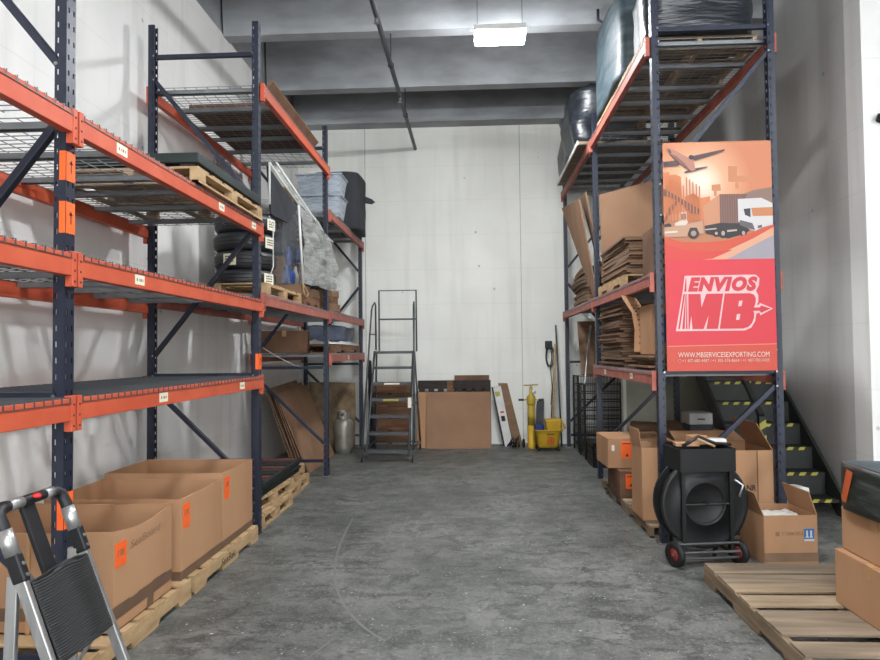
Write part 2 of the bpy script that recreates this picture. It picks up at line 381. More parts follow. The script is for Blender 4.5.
# sprinkler pipe and ceiling conduits
def pipe_thing():
    t = thing('sprinkler_pipe', (-1.0, 0, 5.2), 'dark sprinkler pipe running along under the ceiling to the back wall', 'pipe')
    MB().tube([(0, -8, 0), (0, 11.9, 0)], .03, 10).build('pipe_run', M['cable'], t, smooth=True)
    for y in (1.0, 4.7, 6.5, 8.3, 10.1):
        MB().tube([(0, y+.08, .02), (0, y+.08, .4)], .008, 6).tube([(.036*math.cos(a), y+.08, .036*math.sin(a)) for a in [i*PI/5 for i in range(10)]], .006, 5, closed=True).build('hanger', M['cable'], t)
    for y in (3.6, 7.1, 9.4):
        MB().lathe([(.012, -.03), (.02, -.05), (.02, -.07), (.006, -.075), (.03, -.09), (.03, -.093)], 10, Matrix.Translation((0, y, 0))).build('sprinkler_head', M['bolt'], t)
    return t
pipe_thing()
cd = MB().tube([(1.55, 8.25, 5.75), (1.55, 8.25, 5.62), (1.62, 8.22, 5.56), (2.2, 8.22, 5.56), (2.26, 8.22, 5.6), (2.3, 8.22, 5.9)], .018, 8)
cd.tube([(2.1, 8.22, 5.56), (2.0, 8.22, 5.45), (1.9, 8.24, 5.9)], .01, 6)
tag(cd.build('electrical_conduit', M['cable'], smooth=True), 'thin dark bent conduit on the concrete beam right of the lit fixture', 'conduit')

# light fixtures
def fixture(x, y, z, label):
    t = thing('ceiling_light', (x, y, z), label, 'ceiling light')
    MB().box(-.30, .30, -.16, .16, .0, .07).build('housing', M['white'], t, bevel=.01)
    MB().box(-.29, .29, -.15, .15, -.055, -.001).build('diffuser', M['led'], t, bevel=.02)
    for sx in (-.26, .26):
        MB().tube([(sx, 0, .07), (sx, 0, 6.5-z)], .004, 6).build('suspension_wire', M['cable'], t)
    return t
fixture(.34, 7.85, 5.28, 'bright rectangular LED light hanging below the concrete ceiling')
fixture(.34, 3.4, 5.28, 'LED light overhead of the aisle, nearer than the visible one')
fixture(.34, -1.0, 5.28, 'LED light behind the viewpoint over the aisle')
fixture(4.6, .4, 5.28, 'LED light over the open floor right of the aisle')
fixture(.34, -5.2, 5.28, 'LED light farthest behind the viewpoint')

# ------------------------------------------------------------------ pallet racking
PD = .076   # post depth along the row
def post_mesh(H, flip):
    """C-section column with punched slots; slotted face at local x=0 facing +x (flip -> -x); body to -x"""
    v = MB(); pitch = .0762; hole = .026
    ys = [0, .012, .022, .054, .064, .076]
    n = int(H/pitch)
    s = -1 if flip else 1
    def q(a, b_, c, d): v.add([a, b_, c, d], [(0, 1, 2, 3)])
    for k in range(n+1):
        z0 = k*pitch; z1 = min(H, z0+pitch-hole); z2 = min(H, z0+pitch)
        if z0 >= H: break
        q((0, 0, z0), (0, .076, z0), (0, .076, z1), (0, 0, z1))
        for y in (0, .076):
            q((0, y, z0), (-.055*s, y, z0), (-.055*s, y, z1), (0, y, z1))
        if z2 > z1:
            for a, c in ((0, .012), (.024, .052), (.064, .076)):
                q((0, a, z1), (0, c, z1), (0, c, z2), (0, a, z2))
            for y in (0, .076):
                for a, c in ((0, .036), (.047, .055)):
                    q((-a*s, y, z1), (-c*s, y, z1), (-c*s, y, z2), (-a*s, y, z2))
        for a, c in ((0, .018), (.058, .076)):
            q((-.055*s, a, z0), (-.055*s, c, z0), (-.055*s, c, z2), (-.055*s, a, z2))
    return v
_pm = {}
def add_post(rack, x, y, H, outward, guard=()):
    """outward=+1: slotted face towards +x"""
    key = (H, outward)
    if key not in _pm:
        o = post_mesh(H, outward < 0).build('upright_post', M['navy'], rack, solid=.0025)
        _pm[key] = o
    else:
        o = _pm[key].copy(); C.objects.link(o); o.parent = rack
    o.location = (x-rack.location.x, y-rack.location.y, 0)
    fp = MB().box(.03*outward, -.085*outward, -.012, .088, 0, .008)
    fp.lathe([(.009, .008), (.009, .02)], 6, Matrix.Translation((.018*outward, .01, 0)))
    fp.lathe([(.009, .008), (.009, .02)], 6, Matrix.Translation((.018*outward, .066, 0)))
    fp.build('foot_plate', M['bolt'], o)
    for z0, z1 in guard:
        g = MB(); e = outward*.0022
        g.box(e, e+outward*.001, .004, .074, z0, z1)
        g.box(-.028*outward, e, -.003, -.002, z0, z1)
        g.build('orange_label', M['neon'], o)
        # printed arrow
        a = MB(); yc = .04; zc = (z0+z1)/2
        a.add([(e*1.9, yc-.004, zc-.03), (e*1.9, yc+.004, zc-.03), (e*1.9, yc+.004, zc+.02), (e*1.9, yc-.004, zc+.02)], [(0, 1, 2, 3)])
        a.add([(e*1.9, yc-.016, zc+.012), (e*1.9, yc+.016, zc+.012), (e*1.9, yc, zc+.035)], [(0, 1, 2)])
        a.build('printed_arrow', M['ink'], o)
    return o

def add_frame(rack, y, xin, xout, H, guards=((), ())):
    """xin: aisle-face x, xout: outer-face x"""
    s = 1 if xin > xout else -1     # direction of the aisle
    add_post(rack, xin, y, H, s, guards[0]); add_post(rack, xout, y, H, -s, guards[1])
    L = rack.location
    a = xin-s*.05; c = xout+s*.05; yc = y+.038
    segs = [((a, 4.33), (c, 4.33)), ((c, 4.11), (a, 3.0)), ((a, 2.74), (c, 1.6)), ((c, 1.3), (a, .42)), ((a, .2), (c, .2)), ((a, 1.42), (c, 1.42))]
    if H < 4.4: segs = segs[1:]
    for (x0, z0), (x1, z1) in segs:
        bb = MB().bar((x0-L.x, yc-L.y, z0), (x1-L.x, yc-L.y, z1), .038, .042, up=(0, 1, 0))
        o = bb.build('brace', M['navy'], rack, bevel=.004)
        for xx, zz in ((x0, z0), (x1, z1)):
            MB().tube([(xx-L.x, yc-L.y-.0385, zz), (xx-L.x, yc-L.y-.043, zz)], .009, 6).build('brace_bolt', M['bolt'], o)

def add_beam(rack, y0, y1, xface, s, h, m, labels=()):
    """beam along y from frame at y0 to frame at y1 on face xface; s = outward sign of that face"""
    L = rack.location
    ya, yb = y0+PD-.0+.003-L.y, y1-.003-L.y
    x0, x1 = xface-s*.012-L.x, xface+s*.038-L.x
    bb = MB()
    # step-beam section (outer higher, inner step 40 mm lower)
    prof = [(x0, h-.105), (x1, h-.105), (x1, h), (x1-s*.022, h), (x1-s*.022, h-.035), (x0, h-.035)]
    n = len(prof)
    vs = [(x, ya, z) for x, z in prof]+[(x, yb, z) for x, z in prof]
    bb.add(vs, [tuple(range(n)), tuple(range(n, 2*n))[::-1]]+[(i, (i+1) % n, (i+1) % n+n, i+n) for i in range(n)])
    o = bb.build('load_beam', m, rack, bevel=.003)
    for yy, d in ((ya, -1), (yb, 1)):
        c = MB()
        c.box(xface+s*.004-L.x, xface+s*.041-L.x, yy-.002*d, yy+.03*d+.003*d, h-.155, h+.012)
        co = c.build('beam_connector', m, o, bevel=.002)
        for dz in (-.03, -.08, -.13):
            if yy+L.y < 6.5 and abs(xface) < 2: MB().tube([(xface+s*.041-L.x, yy+.017*d, h+dz), (xface+s*.0425-L.x, yy+.017*d, h+dz)], .006, 6).build('connector_rivet', M['ink'], co)
    for yl, mt in labels:
        lb = MB().box(xface+s*.038-L.x, xface+s*.0392-L.x, yl-.055-L.y, yl+.055-L.y, h-.085, h-.03)
        lo = lb.build('beam_label', mt, o)
        k = MB()
        for dy, wdt in ((-.03, .012), (-.008, .006), (.012, .016), (.034, .008)):
            k.box(xface+s*.0392-L.x, xface+s*.0396-L.x, yl+dy-wdt/2-L.y, yl+dy+wdt/2-L.y, h-.066, h-.05)
        k.build('label_print', M['ink_f'], lo)
    return o

_dk = {}
def add_deck(rack, y0, y1, xa, xb, h, m):
    """two wire deck panels; xa = aisle face x, xb = wall face x"""
    s = 1 if xa > xb else -1
    W = (y1-y0-PD)/2-.01
    for k in range(2):
        ys = y0+PD+.003+k*(W+.012)
        key = (round(W, 3), s, m.name, round(abs(xa-xb), 2))
        L = rack.location
        if key not in _dk:
            bb = MB(); D = abs(xa-xb)
            xo = .034*s; xi = -(D+.034)*s
            n = int(W/.064)
            for i in range(n+1):
                y = .01+i*(W-.02)/n
                bb.bar((xi, y, .004), (xo, y, .004), .0045, .0045)
                bb.bar((xo+.007*s, y, .006), (xo+.007*s, y, -.022), .0045, .0045)
                bb.bar((xi-.007*s, y, .006), (xi-.007*s, y, -.022), .0045, .0045)
            m_ = int(D/.1)
            for i in range(m_+1):
                x = xi+(xo-xi)*(i+.2)/(m_+.4)
                bb.bar((x, 0, -.0005), (x, W, -.0005), .0045, .0045)
            bb.bar((xo+.007*s, 0, -.021), (xo+.007*s, W, -.021), .0035, .0035)
            o = bb.build('wire_deck', m, rack)
            for j in range(3):
                y = W*(.05, .40, .78)[j]
                c = MB()
                c.box(xi+.03*s, xo-.03*s, y-.028, y+.028, -.012, -.004)
                c.box(xi+.03*s, xo-.03*s, y-.028, y-.025, -.038, -.012)
                c.box(xi+.03*s, xo-.03*s, y+.025, y+.028, -.038, -.012)
                c.build('deck_channel', M['chan'], o)
            _dk[key] = o
        else:
            o = copy_tree(_dk[key], rack)
        o.location = (xa-L.x, ys-L.y, h)

LX, LO = -1.92, -2.935          # left row: aisle face, wall face
LF = [.25, 3.105, 5.99, 8.85, 11.6]
rl = thing('pallet_rack', (-1.92, 5.99, 0), 'long navy and orange pallet racking along the white left wall', 'pallet rack', group=None)
rl.location = (-2.4, 6.0, 0)
for i, y in enumerate(LF):
    g = ((), ())
    if i == 1: g = (((2.44, 2.58), (2.19, 2.34), (.80, .97)), ())
    if i == 2: g = (((1.47, 1.61),), ())
    add_frame(rl, y, LX, LO, 4.62, g)
WL = M['sticker']
for i in (0, 1):
    for h, m, labs in ((1.41, M['orange'], (4.05, 5.45)), (2.09, M['orange'], (3.75,)), (2.77, M['orange'], (3.55, 5.0, 5.75))):
        ll = [(y, WL) for y in labs] if i == 1 else []
        add_beam(rl, LF[i], LF[i+1], LX, 1, h, m, ll)
        add_beam(rl, LF[i], LF[i+1], LO, -1, h, m)
        add_deck(rl, LF[i], LF[i+1], LX, LO, h, M['wire_d'] if h < 2.2 else M['wire'])
for (i, h, m) in ((2, 2.15, 'orange_worn'), (2, 4.06, 'orange'), (3, 2.17, 'orange_worn'), (3, 3.50, 'orange_worn'), (3, 1.6, 'orange_worn')):
    add_beam(rl, LF[i], LF[i+1], LX, 1, h, M[m], [(LF[i]+1.3, WL)] if h == 1.6 else [])
    add_beam(rl, LF[i], LF[i+1], LO, -1, h, M[m])
    add_deck(rl, LF[i], LF[i+1], LX, LO, h, M['wire'])

RX, RO = 1.53, 2.545
RF = [5.78, 8.64, 11.5]
rr = thing('pallet_rack', (2.04, 5.8, 0), 'navy and orange pallet racking on the right with a banner tied to its end', 'pallet rack')
for i, y in enumerate(RF): add_frame(rr, y, RX, RO, 4.62 if i else 5.4)
for (i, h, labs) in ((0, 4.27, ()), (0, 2.25, ()), (0, 1.42, (6.6, 7.9)), (1, 4.27, ()), (1, 2.25, ())):
    add_beam(rr, RF[i], RF[i+1], RX, -1, h, M['orange_worn'], [(y, WL) for y in labs])
    add_beam(rr, RF[i], RF[i+1], RO, 1, h, M['orange_worn'])
    add_deck(rr, RF[i], RF[i+1], RX, RO, h, M['wire'])

# ------------------------------------------------------------------ generic goods
def pallet(loc, lx, ly, label, rz=0, wood='wood', swood=None, h=.125, boards=7, name='wooden_pallet', group=None, stringers_along='y', notch=True, cat='pallet', wf=.8, ypos=None):
    """lx across deck boards, ly along stringers; origin at bottom centre"""
    t = thing(name, loc, label, cat, rz, group)
    sw = M[swood or wood]; bw = M[wood]; bt = .016; sh = h-2*bt
    for k in (-1, 0, 1):
        s = MB(); x = k*(lx/2-.0195)
        if notch == 'block':
            for yy in (-ly/2, -.06, ly/2-.12): s.box(x-.045*(1 if k == 0 else 1), x+.02, yy, yy+.12, bt+.001, bt+sh-.016)
            s.box(x-.045, x+.02, -ly/2, ly/2, bt+sh-.016, bt+sh)
            s.box(x-.045, x+.02, -ly/2, ly/2, 0, bt)
        elif notch:
            ys = [-ly/2, -ly*.36, -ly*.34, -ly*.14, -ly*.12, ly*.12, ly*.14, ly*.34, ly*.36, ly/2]
            zs = [.001, .001, .04, .04, .001, .001, .04, .04, .001, .001]
            n = len(ys); vs = []
            for xx in (x-.019, x+.019):
                vs += [(xx, y, z) for y, z in zip(ys, zs)]+[(xx, y, bt+sh) for y in ys]
            fs = []
            for i in range(n-1):
                a, b_, c, d = i, i+1, n+i+1, n+i; o = 2*n
                fs += [(a, b_, c, d), (a+o, d+o, c+o, b_+o), (a, a+o, b_+o, b_), (d, c, c+o, d+o)]
            o = 2*n; fs += [(0, n, n+o, o), (n-1, n-1+o, 2*n-1+o, 2*n-1)]
            s.add(vs, fs)
        else: s.box(x-.019, x+.019, -ly/2, ly/2, bt, bt+sh)
        s.build('stringer', sw, t)
    w0 = ly/boards
    for i in range(boards):
        yc = -ly/2+w0*(i+.5); w = min(w0*wf, .18)*random.uniform(.9, 1.04)
        yc = max(-ly/2+w/2, min(ly/2-w/2, yc)) if i in (0, boards-1) else yc
        if i == 0: yc = -ly/2+w/2
        if i == boards-1: yc = ly/2-w/2
        if ypos: yc, w = (ypos[i][0]+ypos[i][1])/2, ypos[i][1]-ypos[i][0]
        MB().box(-lx/2+random.uniform(.001, .006), lx/2+random.uniform(-.006, -.001), yc-w/2, yc+w/2, h-bt, h).build('deck_board', random.choice([bw, bw, M['wood_g2']]) if wood == 'wood_g' else bw, t, bevel=.002)
    for yc in (-ly/2+.05, 0, ly/2-.05):
        MB().box(-lx/2+.004, lx/2-.004, yc-.05, yc+.05, 0, bt-.0005).build('bottom_board', bw, t)
    return t

def open_box(loc, lx, ly, lz, label, rz=0, m='carton', sag=0, name='cardboard_box', cat='cardboard box', group=None, flaps=(), th=.009):
    """open-topped carton: origin bottom centre. sag = dip of the +x rim"""
    t = thing(name, loc, label, cat, rz, group)
    x, y = lx/2, ly/2
    bb = MB()
    NS = 10
    def wall(p, q, sg, inn):
        # p->q bottom line; inn inward normal
        for i in range(NS):
            a, c = i/NS, (i+1)/NS
            def P(u, z, k): return (p[0]+(q[0]-p[0])*u+inn[0]*k, p[1]+(q[1]-p[1])*u+inn[1]*k, z)
            za = lz-sg*math.sin(PI*a)**1.2; zc = lz-sg*math.sin(PI*c)**1.2
            bb.add([P(a, 0, 0), P(c, 0, 0), P(c, zc, 0), P(a, za, 0), P(a, 0, th), P(c, 0, th), P(c, zc, th), P(a, za, th)],
                   [(0, 1, 2, 3), (5, 4, 7, 6), (3, 2, 6, 7)])
    wall((x, -y), (x, y), sag, (-1, 0)); wall((x, y), (-x, y), sag*.2, (0, -1))
    wall((-x, y), (-x, -y), sag*.3, (1, 0)); wall((-x, -y), (x, -y), sag*.2, (0, 1))
    bb.box(-x, x, -y, y, 0, .006)
    bb.build('box_body', M[m], t)
    for side, ang in flaps:
        w = .45*min(lx, ly)
        f = MB()
        if side in '+x-x' and side[1] == 'x':
            s = 1 if side[0] == '+' else -1
            dx, dz = s*w*math.sin(ang), w*math.cos(ang)
            f.add([(s*x, -y, lz), (s*x, y, lz), (s*x+dx, y*.96, lz+dz), (s*x+dx, -y*.96, lz+dz)], [(0, 1, 2, 3)])
        else:
            s = 1 if side[0] == '+' else -1
            dy, dz = s*w*math.sin(ang), w*math.cos(ang)
            f.add([(-x, s*y, lz), (x, s*y, lz), (x*.96, s*y+dy, lz+dz), (-x*.96, s*y+dy, lz+dz)], [(0, 1, 2, 3)])
        f.build('flap', M[m], t, solid=.006)
    return t

def closed_box(loc, lx, ly, lz, label, rz=0, m='carton', tape='tape', name='cardboard_box', cat='cardboard box', group=None, tape_along='y', sticker=None):
    t = thing(name, loc, label, cat, rz, group)
    MB().box(-lx/2, lx/2, -ly/2, ly/2, 0, lz).build('box_body', M[m], t, bevel=.005)
    if tape:
        tb = MB(); e = .0012
        if tape_along == 'y':
            tb.box(-.03, .03, -ly/2-e, ly/2+e, lz, lz+e); tb.box(-.03, .03, -ly/2-e, -ly/2, lz*.75, lz); tb.box(-.03, .03, ly/2, ly/2+e, lz*.75, lz)
        else:
            tb.box(-lx/2-e, lx/2+e, -.03, .03, lz, lz+e); tb.box(-lx/2-e, -lx/2, -.03, .03, lz*.75, lz); tb.box(lx/2, lx/2+e, -.03, .03, lz*.75, lz)
        tb.build('tape_strip', M[tape], t)
    return t

def nvec(q): return Vector((noise.noise(q), noise.noise(q+Vector((31.7, 4.1, 9.3))), noise.noise(q+Vector((7.9, 52.3, 17.1)))))
def lumpy(loc, sx, sy, sz, label, m, name, cat, rz=0, amp=.04, n=10, seed=0, taper=0, parts=(), group=None):
    """wrapped load: rounded box with soft irregular faces"""
    t = thing(name, loc, label, cat, rz, group)
    bm = bmesh.new(); bmesh.ops.create_cube(bm, size=1)
    bmesh.ops.subdivide_edges(bm, edges=bm.edges, cuts=n, use_grid_fill=True)
    for v in bm.verts:
        p = v.co.copy(); z = p.z+.5
        k = 1-taper*z
        q = Vector((p.x*sx*k, p.y*sy*k, z*sz))
        d = nvec(q*2.5+Vector((seed, seed*.7, 0)))*amp*2
        e = nvec(q*9+Vector((seed, 0, seed)))*amp*.35
        lift = min(1, z*6)
        q += Vector(((d.x+e.x), (d.y+e.y), (d.z+e.z)*lift))
        # keep corners a little rounded
        r = max(0, abs(p.x)+abs(p.y)-.86)*.5
        q.x *= 1-r; q.y *= 1-r
        if z < 1e-4: q.z = 0
        v.co = q
    me = bpy.data.meshes.new('wrapped_load'); bm.to_mesh(me); bm.free()
    for p in me.polygons: p.use_smooth = True
    me.materials.append(M[m]); o = bpy.data.objects.new('wrapped_body', me); C.objects.link(o); o.parent = t
    return t

def sheet_stack(loc, lx, ly, n, th, label, m='carton2', rz=0, jit=.03, name='flattened_carton_stack', cat='flattened cartons', bow=0, group=None):
    """a bundle of flattened cartons, each layer a part"""
    t = thing(name, loc, label, cat, rz, group)
    for i in range(n):
        jx, jy = random.uniform(-jit, jit), random.uniform(-jit, jit); sx = random.uniform(.94, 1.0); sy = random.uniform(.94, 1.0)
        b_ = MB(); a = random.uniform(-.02, .02)
        NX = 6
        z0 = i*th
        def fn(z):
            vs = []
            for k in range(NX+1):
                u = k/NX-.5; zz = z+bow*(1-4*u*u)*(0.3+0.7*i/n)
                vs.append((u, zz))
            return vs
        lo, hi = fn(z0+.001), fn(z0+th*.86)
        vs = []
        for s in (-.5, .5):
            for u, z in lo: vs.append((s*lx*sx+jx, u*ly*sy+jy, z))
            for u, z in hi: vs.append((s*lx*sx+jx, u*ly*sy+jy, z))
        K = NX+1; fs = []
        for k in range(NX):
            fs += [(k, k+1, K+k+1, K+k), (2*K+k, 3*K+k, 3*K+k+1, 2*K+k+1), (k, 2*K+k, 2*K+k+1, k+1), (K+k, K+k+1, 3*K+k+1, 3*K+k)]
        fs += [(0, K, 3*K, 2*K), (NX, 2*K+NX, 3*K+NX, K+NX)]
        b_.add(vs, fs, Matrix.Rotation(a, 4, 'Z'))
        b_.build('flattened_carton', M[m if i % 3 else 'carton_edge'], t)
    return t

# ------------------------------------------------------------------ left foreground: gaylord boxes on pallets
def orange_sticker(t, x, y0, y1, z0, z1):
    s = MB().box(x, x+.0015, y0, y1, z0, z1).build('orange_sticker', M['neon'], t)
    k = MB(); yc = (y0+y1)/2; w = (y1-y0)
    for i in range(3):
        k.box(x+.0015, x+.002, yc-w*.28, yc-w*.28+w*.12+i*w*.0, z1-.05-.0*i-.012*i, z1-.042-.012*i)
        k.box(x+.0015, x+.002, yc-w*.05, yc+w*.28, z1-.05-.012*i, z1-.042-.012*i)
    k.build('sticker_print', M['ink_f'], s)
    return s
p1 = pallet((-2.38, 3.86, 0), .98, 1.24, 'pale wooden pallet under the near open carton', boards=7)
p2 = pallet((-2.38, 5.21, 0), .98, 1.34, 'pale wooden pallet with black lettering under two joined open cartons', boards=7)
text('SeaBak', M['ink'], p2, (.4945-.003, -.20, .035), (0, 1, 0), (0, 0, 1), .30, .055, 'pallet_lettering', shear=.2)
# darker brown bands low on the carton sides
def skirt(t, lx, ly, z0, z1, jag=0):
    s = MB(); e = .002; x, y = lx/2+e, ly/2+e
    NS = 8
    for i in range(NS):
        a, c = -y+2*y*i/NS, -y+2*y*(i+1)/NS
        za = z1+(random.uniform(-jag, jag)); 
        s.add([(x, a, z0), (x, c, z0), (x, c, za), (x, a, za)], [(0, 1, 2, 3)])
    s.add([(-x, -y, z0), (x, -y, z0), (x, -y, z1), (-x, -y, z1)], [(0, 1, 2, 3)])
    s.build('brown_low_band', M['band_d'], t)
bx1 = open_box((-2.40, 3.93, .125), .93, .70, .54, 'nearest open carton with drooping rim and handwriting on its side', sag=.035)
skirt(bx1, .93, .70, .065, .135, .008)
MB().add([(.4675, .02, 0), (.4675, .10, 0), (.4675, .11, .10), (.4675, .04, .10)], [(0, 1, 2, 3)]).build('brown_foot_patch', M['band_d'], bx1)  # darker brown patch at the foot of the aisle side
orange_sticker(bx1, .4655, -.335, -.215, .34, .47)
text('SeaBoard', M['ink_f'], bx1, (.4672, -.17, .40), (0, 1, .05), (0, 0, 1), .36, .045, 'handwriting', shear=.1)
MB().box(-.01, .01, -.36, -.352, .0, .53).build('tape_strip', M['tape'], bx1)
bx2 = open_box((-2.405, 4.79, .125), .93, .72, .53, 'middle open carton with an orange sticker near its corner', sag=0)
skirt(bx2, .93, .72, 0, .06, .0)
orange_sticker(bx2, .4655, -.33, -.22, .33, .49)
bx3 = open_box((-2.405, 5.52, .125), .93, .70, .57, 'farthest of the three open cartons, behind the middle one, beside the rack post', sag=0)
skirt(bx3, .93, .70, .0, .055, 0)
orange_sticker(bx3, .4655, -.31, -.20, .36, .53)

# ------------------------------------------------------------------ left foreground: folding step ladder
def step_ladder():
    t = thing('folding_ladder', (-1.55, 2.58, 0), 'folding aluminium step ladder with black ribbed tread at the lower left', 'ladder')
    X = lambda z: -1.72+(1.05-z)*.38+1.55
    yl, yr = -.19, .19
    for y in (yl, yr):
        MB().bar((X(.955), y, .955), (X(.02), y*1.08, .02), .026, .042, up=(1, 0, 0)).build('front_rail', M['alu'], t, bevel=.005)
        MB().bar((X(.82)-.03, y*.96, .82), (-.10-.03, y*1.05, .02), .022, .042, up=(1, 0, 0)).build('rear_leg', M['alu'], t, bevel=.004)
        MB().bar((X(.90)+.0, y, .90), (X(.80), y, .80), .036, .054, up=(1, 0, 0)).build('hinge_clamp', M['black'], t, bevel=.008)
        MB().tube([(X(.90), y, .90), (X(1.0), y, 1.0), (X(1.045), y*.99, 1.035), (X(1.05)-.01, y*.9, 1.05), (X(1.05)-.01, y*.72, 1.056)], .024, 10).build('elbow', M['black'], t, smooth=True)
        MB().tube([(X(.895), y, .895), (X(.985), y, .985)], .0265, 14).build('rail_end_sleeve', M['alu'], t, smooth=True)
        for z in (.83, .87):
            MB().tube([(X(z)+.02, y, z), (X(z)+.034, y, z)], .007, 8).build('rivet', M['steel'], t)
        MB().bar((X(.02), y*1.08, 0.0), (X(.02), y*1.08, .04), .036, .064).build('rubber_foot', M['rubber'], t)
        MB().bar((-.13, y*1.05, 0.0), (-.13, y*1.05, .04), .03, .05).build('rubber_foot', M['rubber'], t)
        MB().tube([(X(.5)-.02, y*.95, .52), (-.13, y*1.03, .3)], .008, 6).build('spreader', M['alu'], t)
    MB().tube([(X(1.05)-.01, -.15, 1.056), (X(1.05)-.01, .15, 1.056)], .02, 10).build('top_handle', M['black'], t, smooth=True)
    for y0, y1 in ((-.12, -.05), (.09, .14)):
        MB().tube([(X(1.05)-.01, y0, 1.056), (X(1.05)-.01, y1, 1.056)], .0225, 12).build('grip_sleeve', M['alu'], t, smooth=True)
    MB().lathe([(0, -.003), (.011, -.003), (.013, 0), (.011, .003), (0, .003)], 14, Matrix.Translation((X(1.05)+.008, .02, 1.066)) @ Matrix.Rotation(PI/4, 4, 'Y') @ Matrix.Diagonal((1, 1.9, 1, 1))).build('red_badge', M['red'], t, smooth=True)
    MB().bar((X(1.04)-.02, -.01, 1.04), (X(.74)-.02, -.01, .74), .075, .02, up=(1, 0, 0)).build('centre_strut', M['black'], t, bevel=.004)
    # folded tread in the plane of the rails, with wavy ribs
    z0, z1 = .50, .79
    tr = MB()
    d = Vector((X(z1)-X(z0), 0, z1-z0)); nrm = Vector((d.z, 0, -d.x)).normalized()
    def fn(u, v, k=0.018):
        bul = .012*math.sin(PI*u)
        return Vector((X(z0), 0, z0))+d*v+Vector((0, (u-.5)*.35, 0))+nrm*(k+bul)+Vector((0, 0, .016*math.sin(PI*u) if v > .99 else 0))
    def wave(u, v):
        w = .0028*math.sin((v*30+.35*math.sin(u*9))*2*PI)
        return fn(u, v, .02+w)
    tr.grid(wave, 24, 190)
    tr.build('tread', mat('ribbed_black_tread', (38, 38, 39), .5), t, smooth=True, solid=.006)
    bk = MB(); bk.add([fn(0, 0, 0), fn(1, 0, 0), fn(1, 1, 0), fn(0, 1, 0), fn(0, 0, -.02), fn(1, 0, -.02), fn(1, 1, -.02), fn(0, 1, -.02)],
           [(0, 1, 2, 3), (7, 6, 5, 4), (0, 4, 5, 1), (1, 5, 6, 2), (2, 6, 7, 3), (3, 7, 4, 0)])
    bk.build('tread_frame', M['blackm'], t)
    s2 = MB().box(X(.25)-.16, X(.25)+.03, -.165, .165, .235, .255); s2.build('tread', M['black'], t, bevel=.006)
    return t
step_ladder()

# ------------------------------------------------------------------ goods on the left row
pallet((-2.33, 5.19, 2.778), .96, 1.38, 'brown wooden pallet on the top near shelf of the left racking', wood='wood', boards=6, notch='block', h=.11)
gp = thing('green_pallet', (-2.33, 5.20, 2.889), 'dark green painted slab pallet lying on the wooden pallet of the upper left shelf', 'pallet')
MB().box(-.465, .465, -.68, .68, .03, .10).build('slab', M['green_d'], gp, bevel=.006)
for k in (-1, 0, 1): MB().box(k*.38-.05, k*.38+.05, -.66, .66, 0, .029).build('runner', M['wood_d'] if k else M['red_d'], gp)
# tyres
def tyre(loc, label, R=.31, w=.185, rz=0, sticker=False):
    t = thing('tyre', loc, label, 'tyre', rz)
    r0 = R*.58
    prof = [(r0, .02), (r0+.03, 0), (R*.86, .0), (R*.97, .025), (R, .06), (R, w-.06), (R*.97, w-.025), (R*.86, w), (r0+.03, w), (r0, w-.02), (r0-.004, w/2), (r0, .02)]
    MB().lathe(prof, 36, cap=False).build('tyre_body', M['tyre'], t, smooth=True)
    g = MB()
    for z in (w*.3, w*.5, w*.7):
        g.tube([(R*1.002*math.cos(a), R*1.002*math.sin(a), z) for a in [i*2*PI/36 for i in range(36)]], .004, 4, closed=True)
    g.build('tread_groove', M['black'], t)
    if sticker:
        s = MB()
        for i in range(6):
            a0 = sticker[0]+i*.075; a1 = a0+.075
            s.add([((R+.006)*math.cos(a0), (R+.006)*math.sin(a0), .03), ((R+.006)*math.cos(a1), (R+.006)*math.sin(a1), .03),
                   ((R+.006)*math.cos(a1), (R+.006)*math.sin(a1), .145), ((R+.006)*math.cos(a0), (R+.006)*math.sin(a0), .145)], [(0, 1, 2, 3)])
        so = s.build('tyre_label', M['sticker'], t)
        k = MB()
        for z in (.06, .085, .11):
            for i in range(1, 5):
                a0 = sticker[0]+i*.075; a1 = a0+.06
                k.add([((R+.0072)*math.cos(a0), (R+.0072)*math.sin(a0), z), ((R+.0072)*math.cos(a1), (R+.0072)*math.sin(a1), z),
                       ((R+.0072)*math.cos(a1), (R+.0072)*math.sin(a1), z+.012), ((R+.0072)*math.cos(a0), (R+.0072)*math.sin(a0), z+.012)], [(0, 1, 2, 3)])
        k.build('label_print', M['ink'], so)
    return t
pallet((-2.40, 6.95, 2.16), .92, 1.28, 'pale pallet under the stack of tyres on the middle left shelf', boards=6, notch='block', h=.12)
names = ['bottom tyre of the stack on the middle left shelf, a white label at its side', 'second tyre from the bottom of the stack by the rack post',
         'third tyre from the bottom of the stack, with a white label', 'top tyre of the stack under the upper shelf pallet']
for i in range(4):
    tyre((-2.37+random.uniform(-.01, .01), 6.98+random.uniform(-.01, .01), 2.281+i*.188), names[i], sticker=[(-.62,), (-2.0,), (-.55,), (-.5,)][i])
for i in range(3):
    pass
b = MB().tube([(-2.12, 6.86, 2.28), (-2.045, 6.86, 2.5), (-2.045, 6.86, 2.9), (-2.1, 6.9, 3.03)], .006, 5)
tag(b.build('strap', M['white'], smooth=True), 'thin white strap tied over the stacked tyres', 'strap')
cr = MB()
def curt(u, v):
    return Vector((-2.93+.018*math.sin(u*14), 7.55+u*.5, 2.166+v*1.75))
cr.grid(curt, 24, 6)
tag(cr.build('plastic_sheet', M['tarp'], solid=.002, smooth=True), 'cloudy grey plastic sheet standing at the back of the shelf left of the tyres', 'plastic sheet')

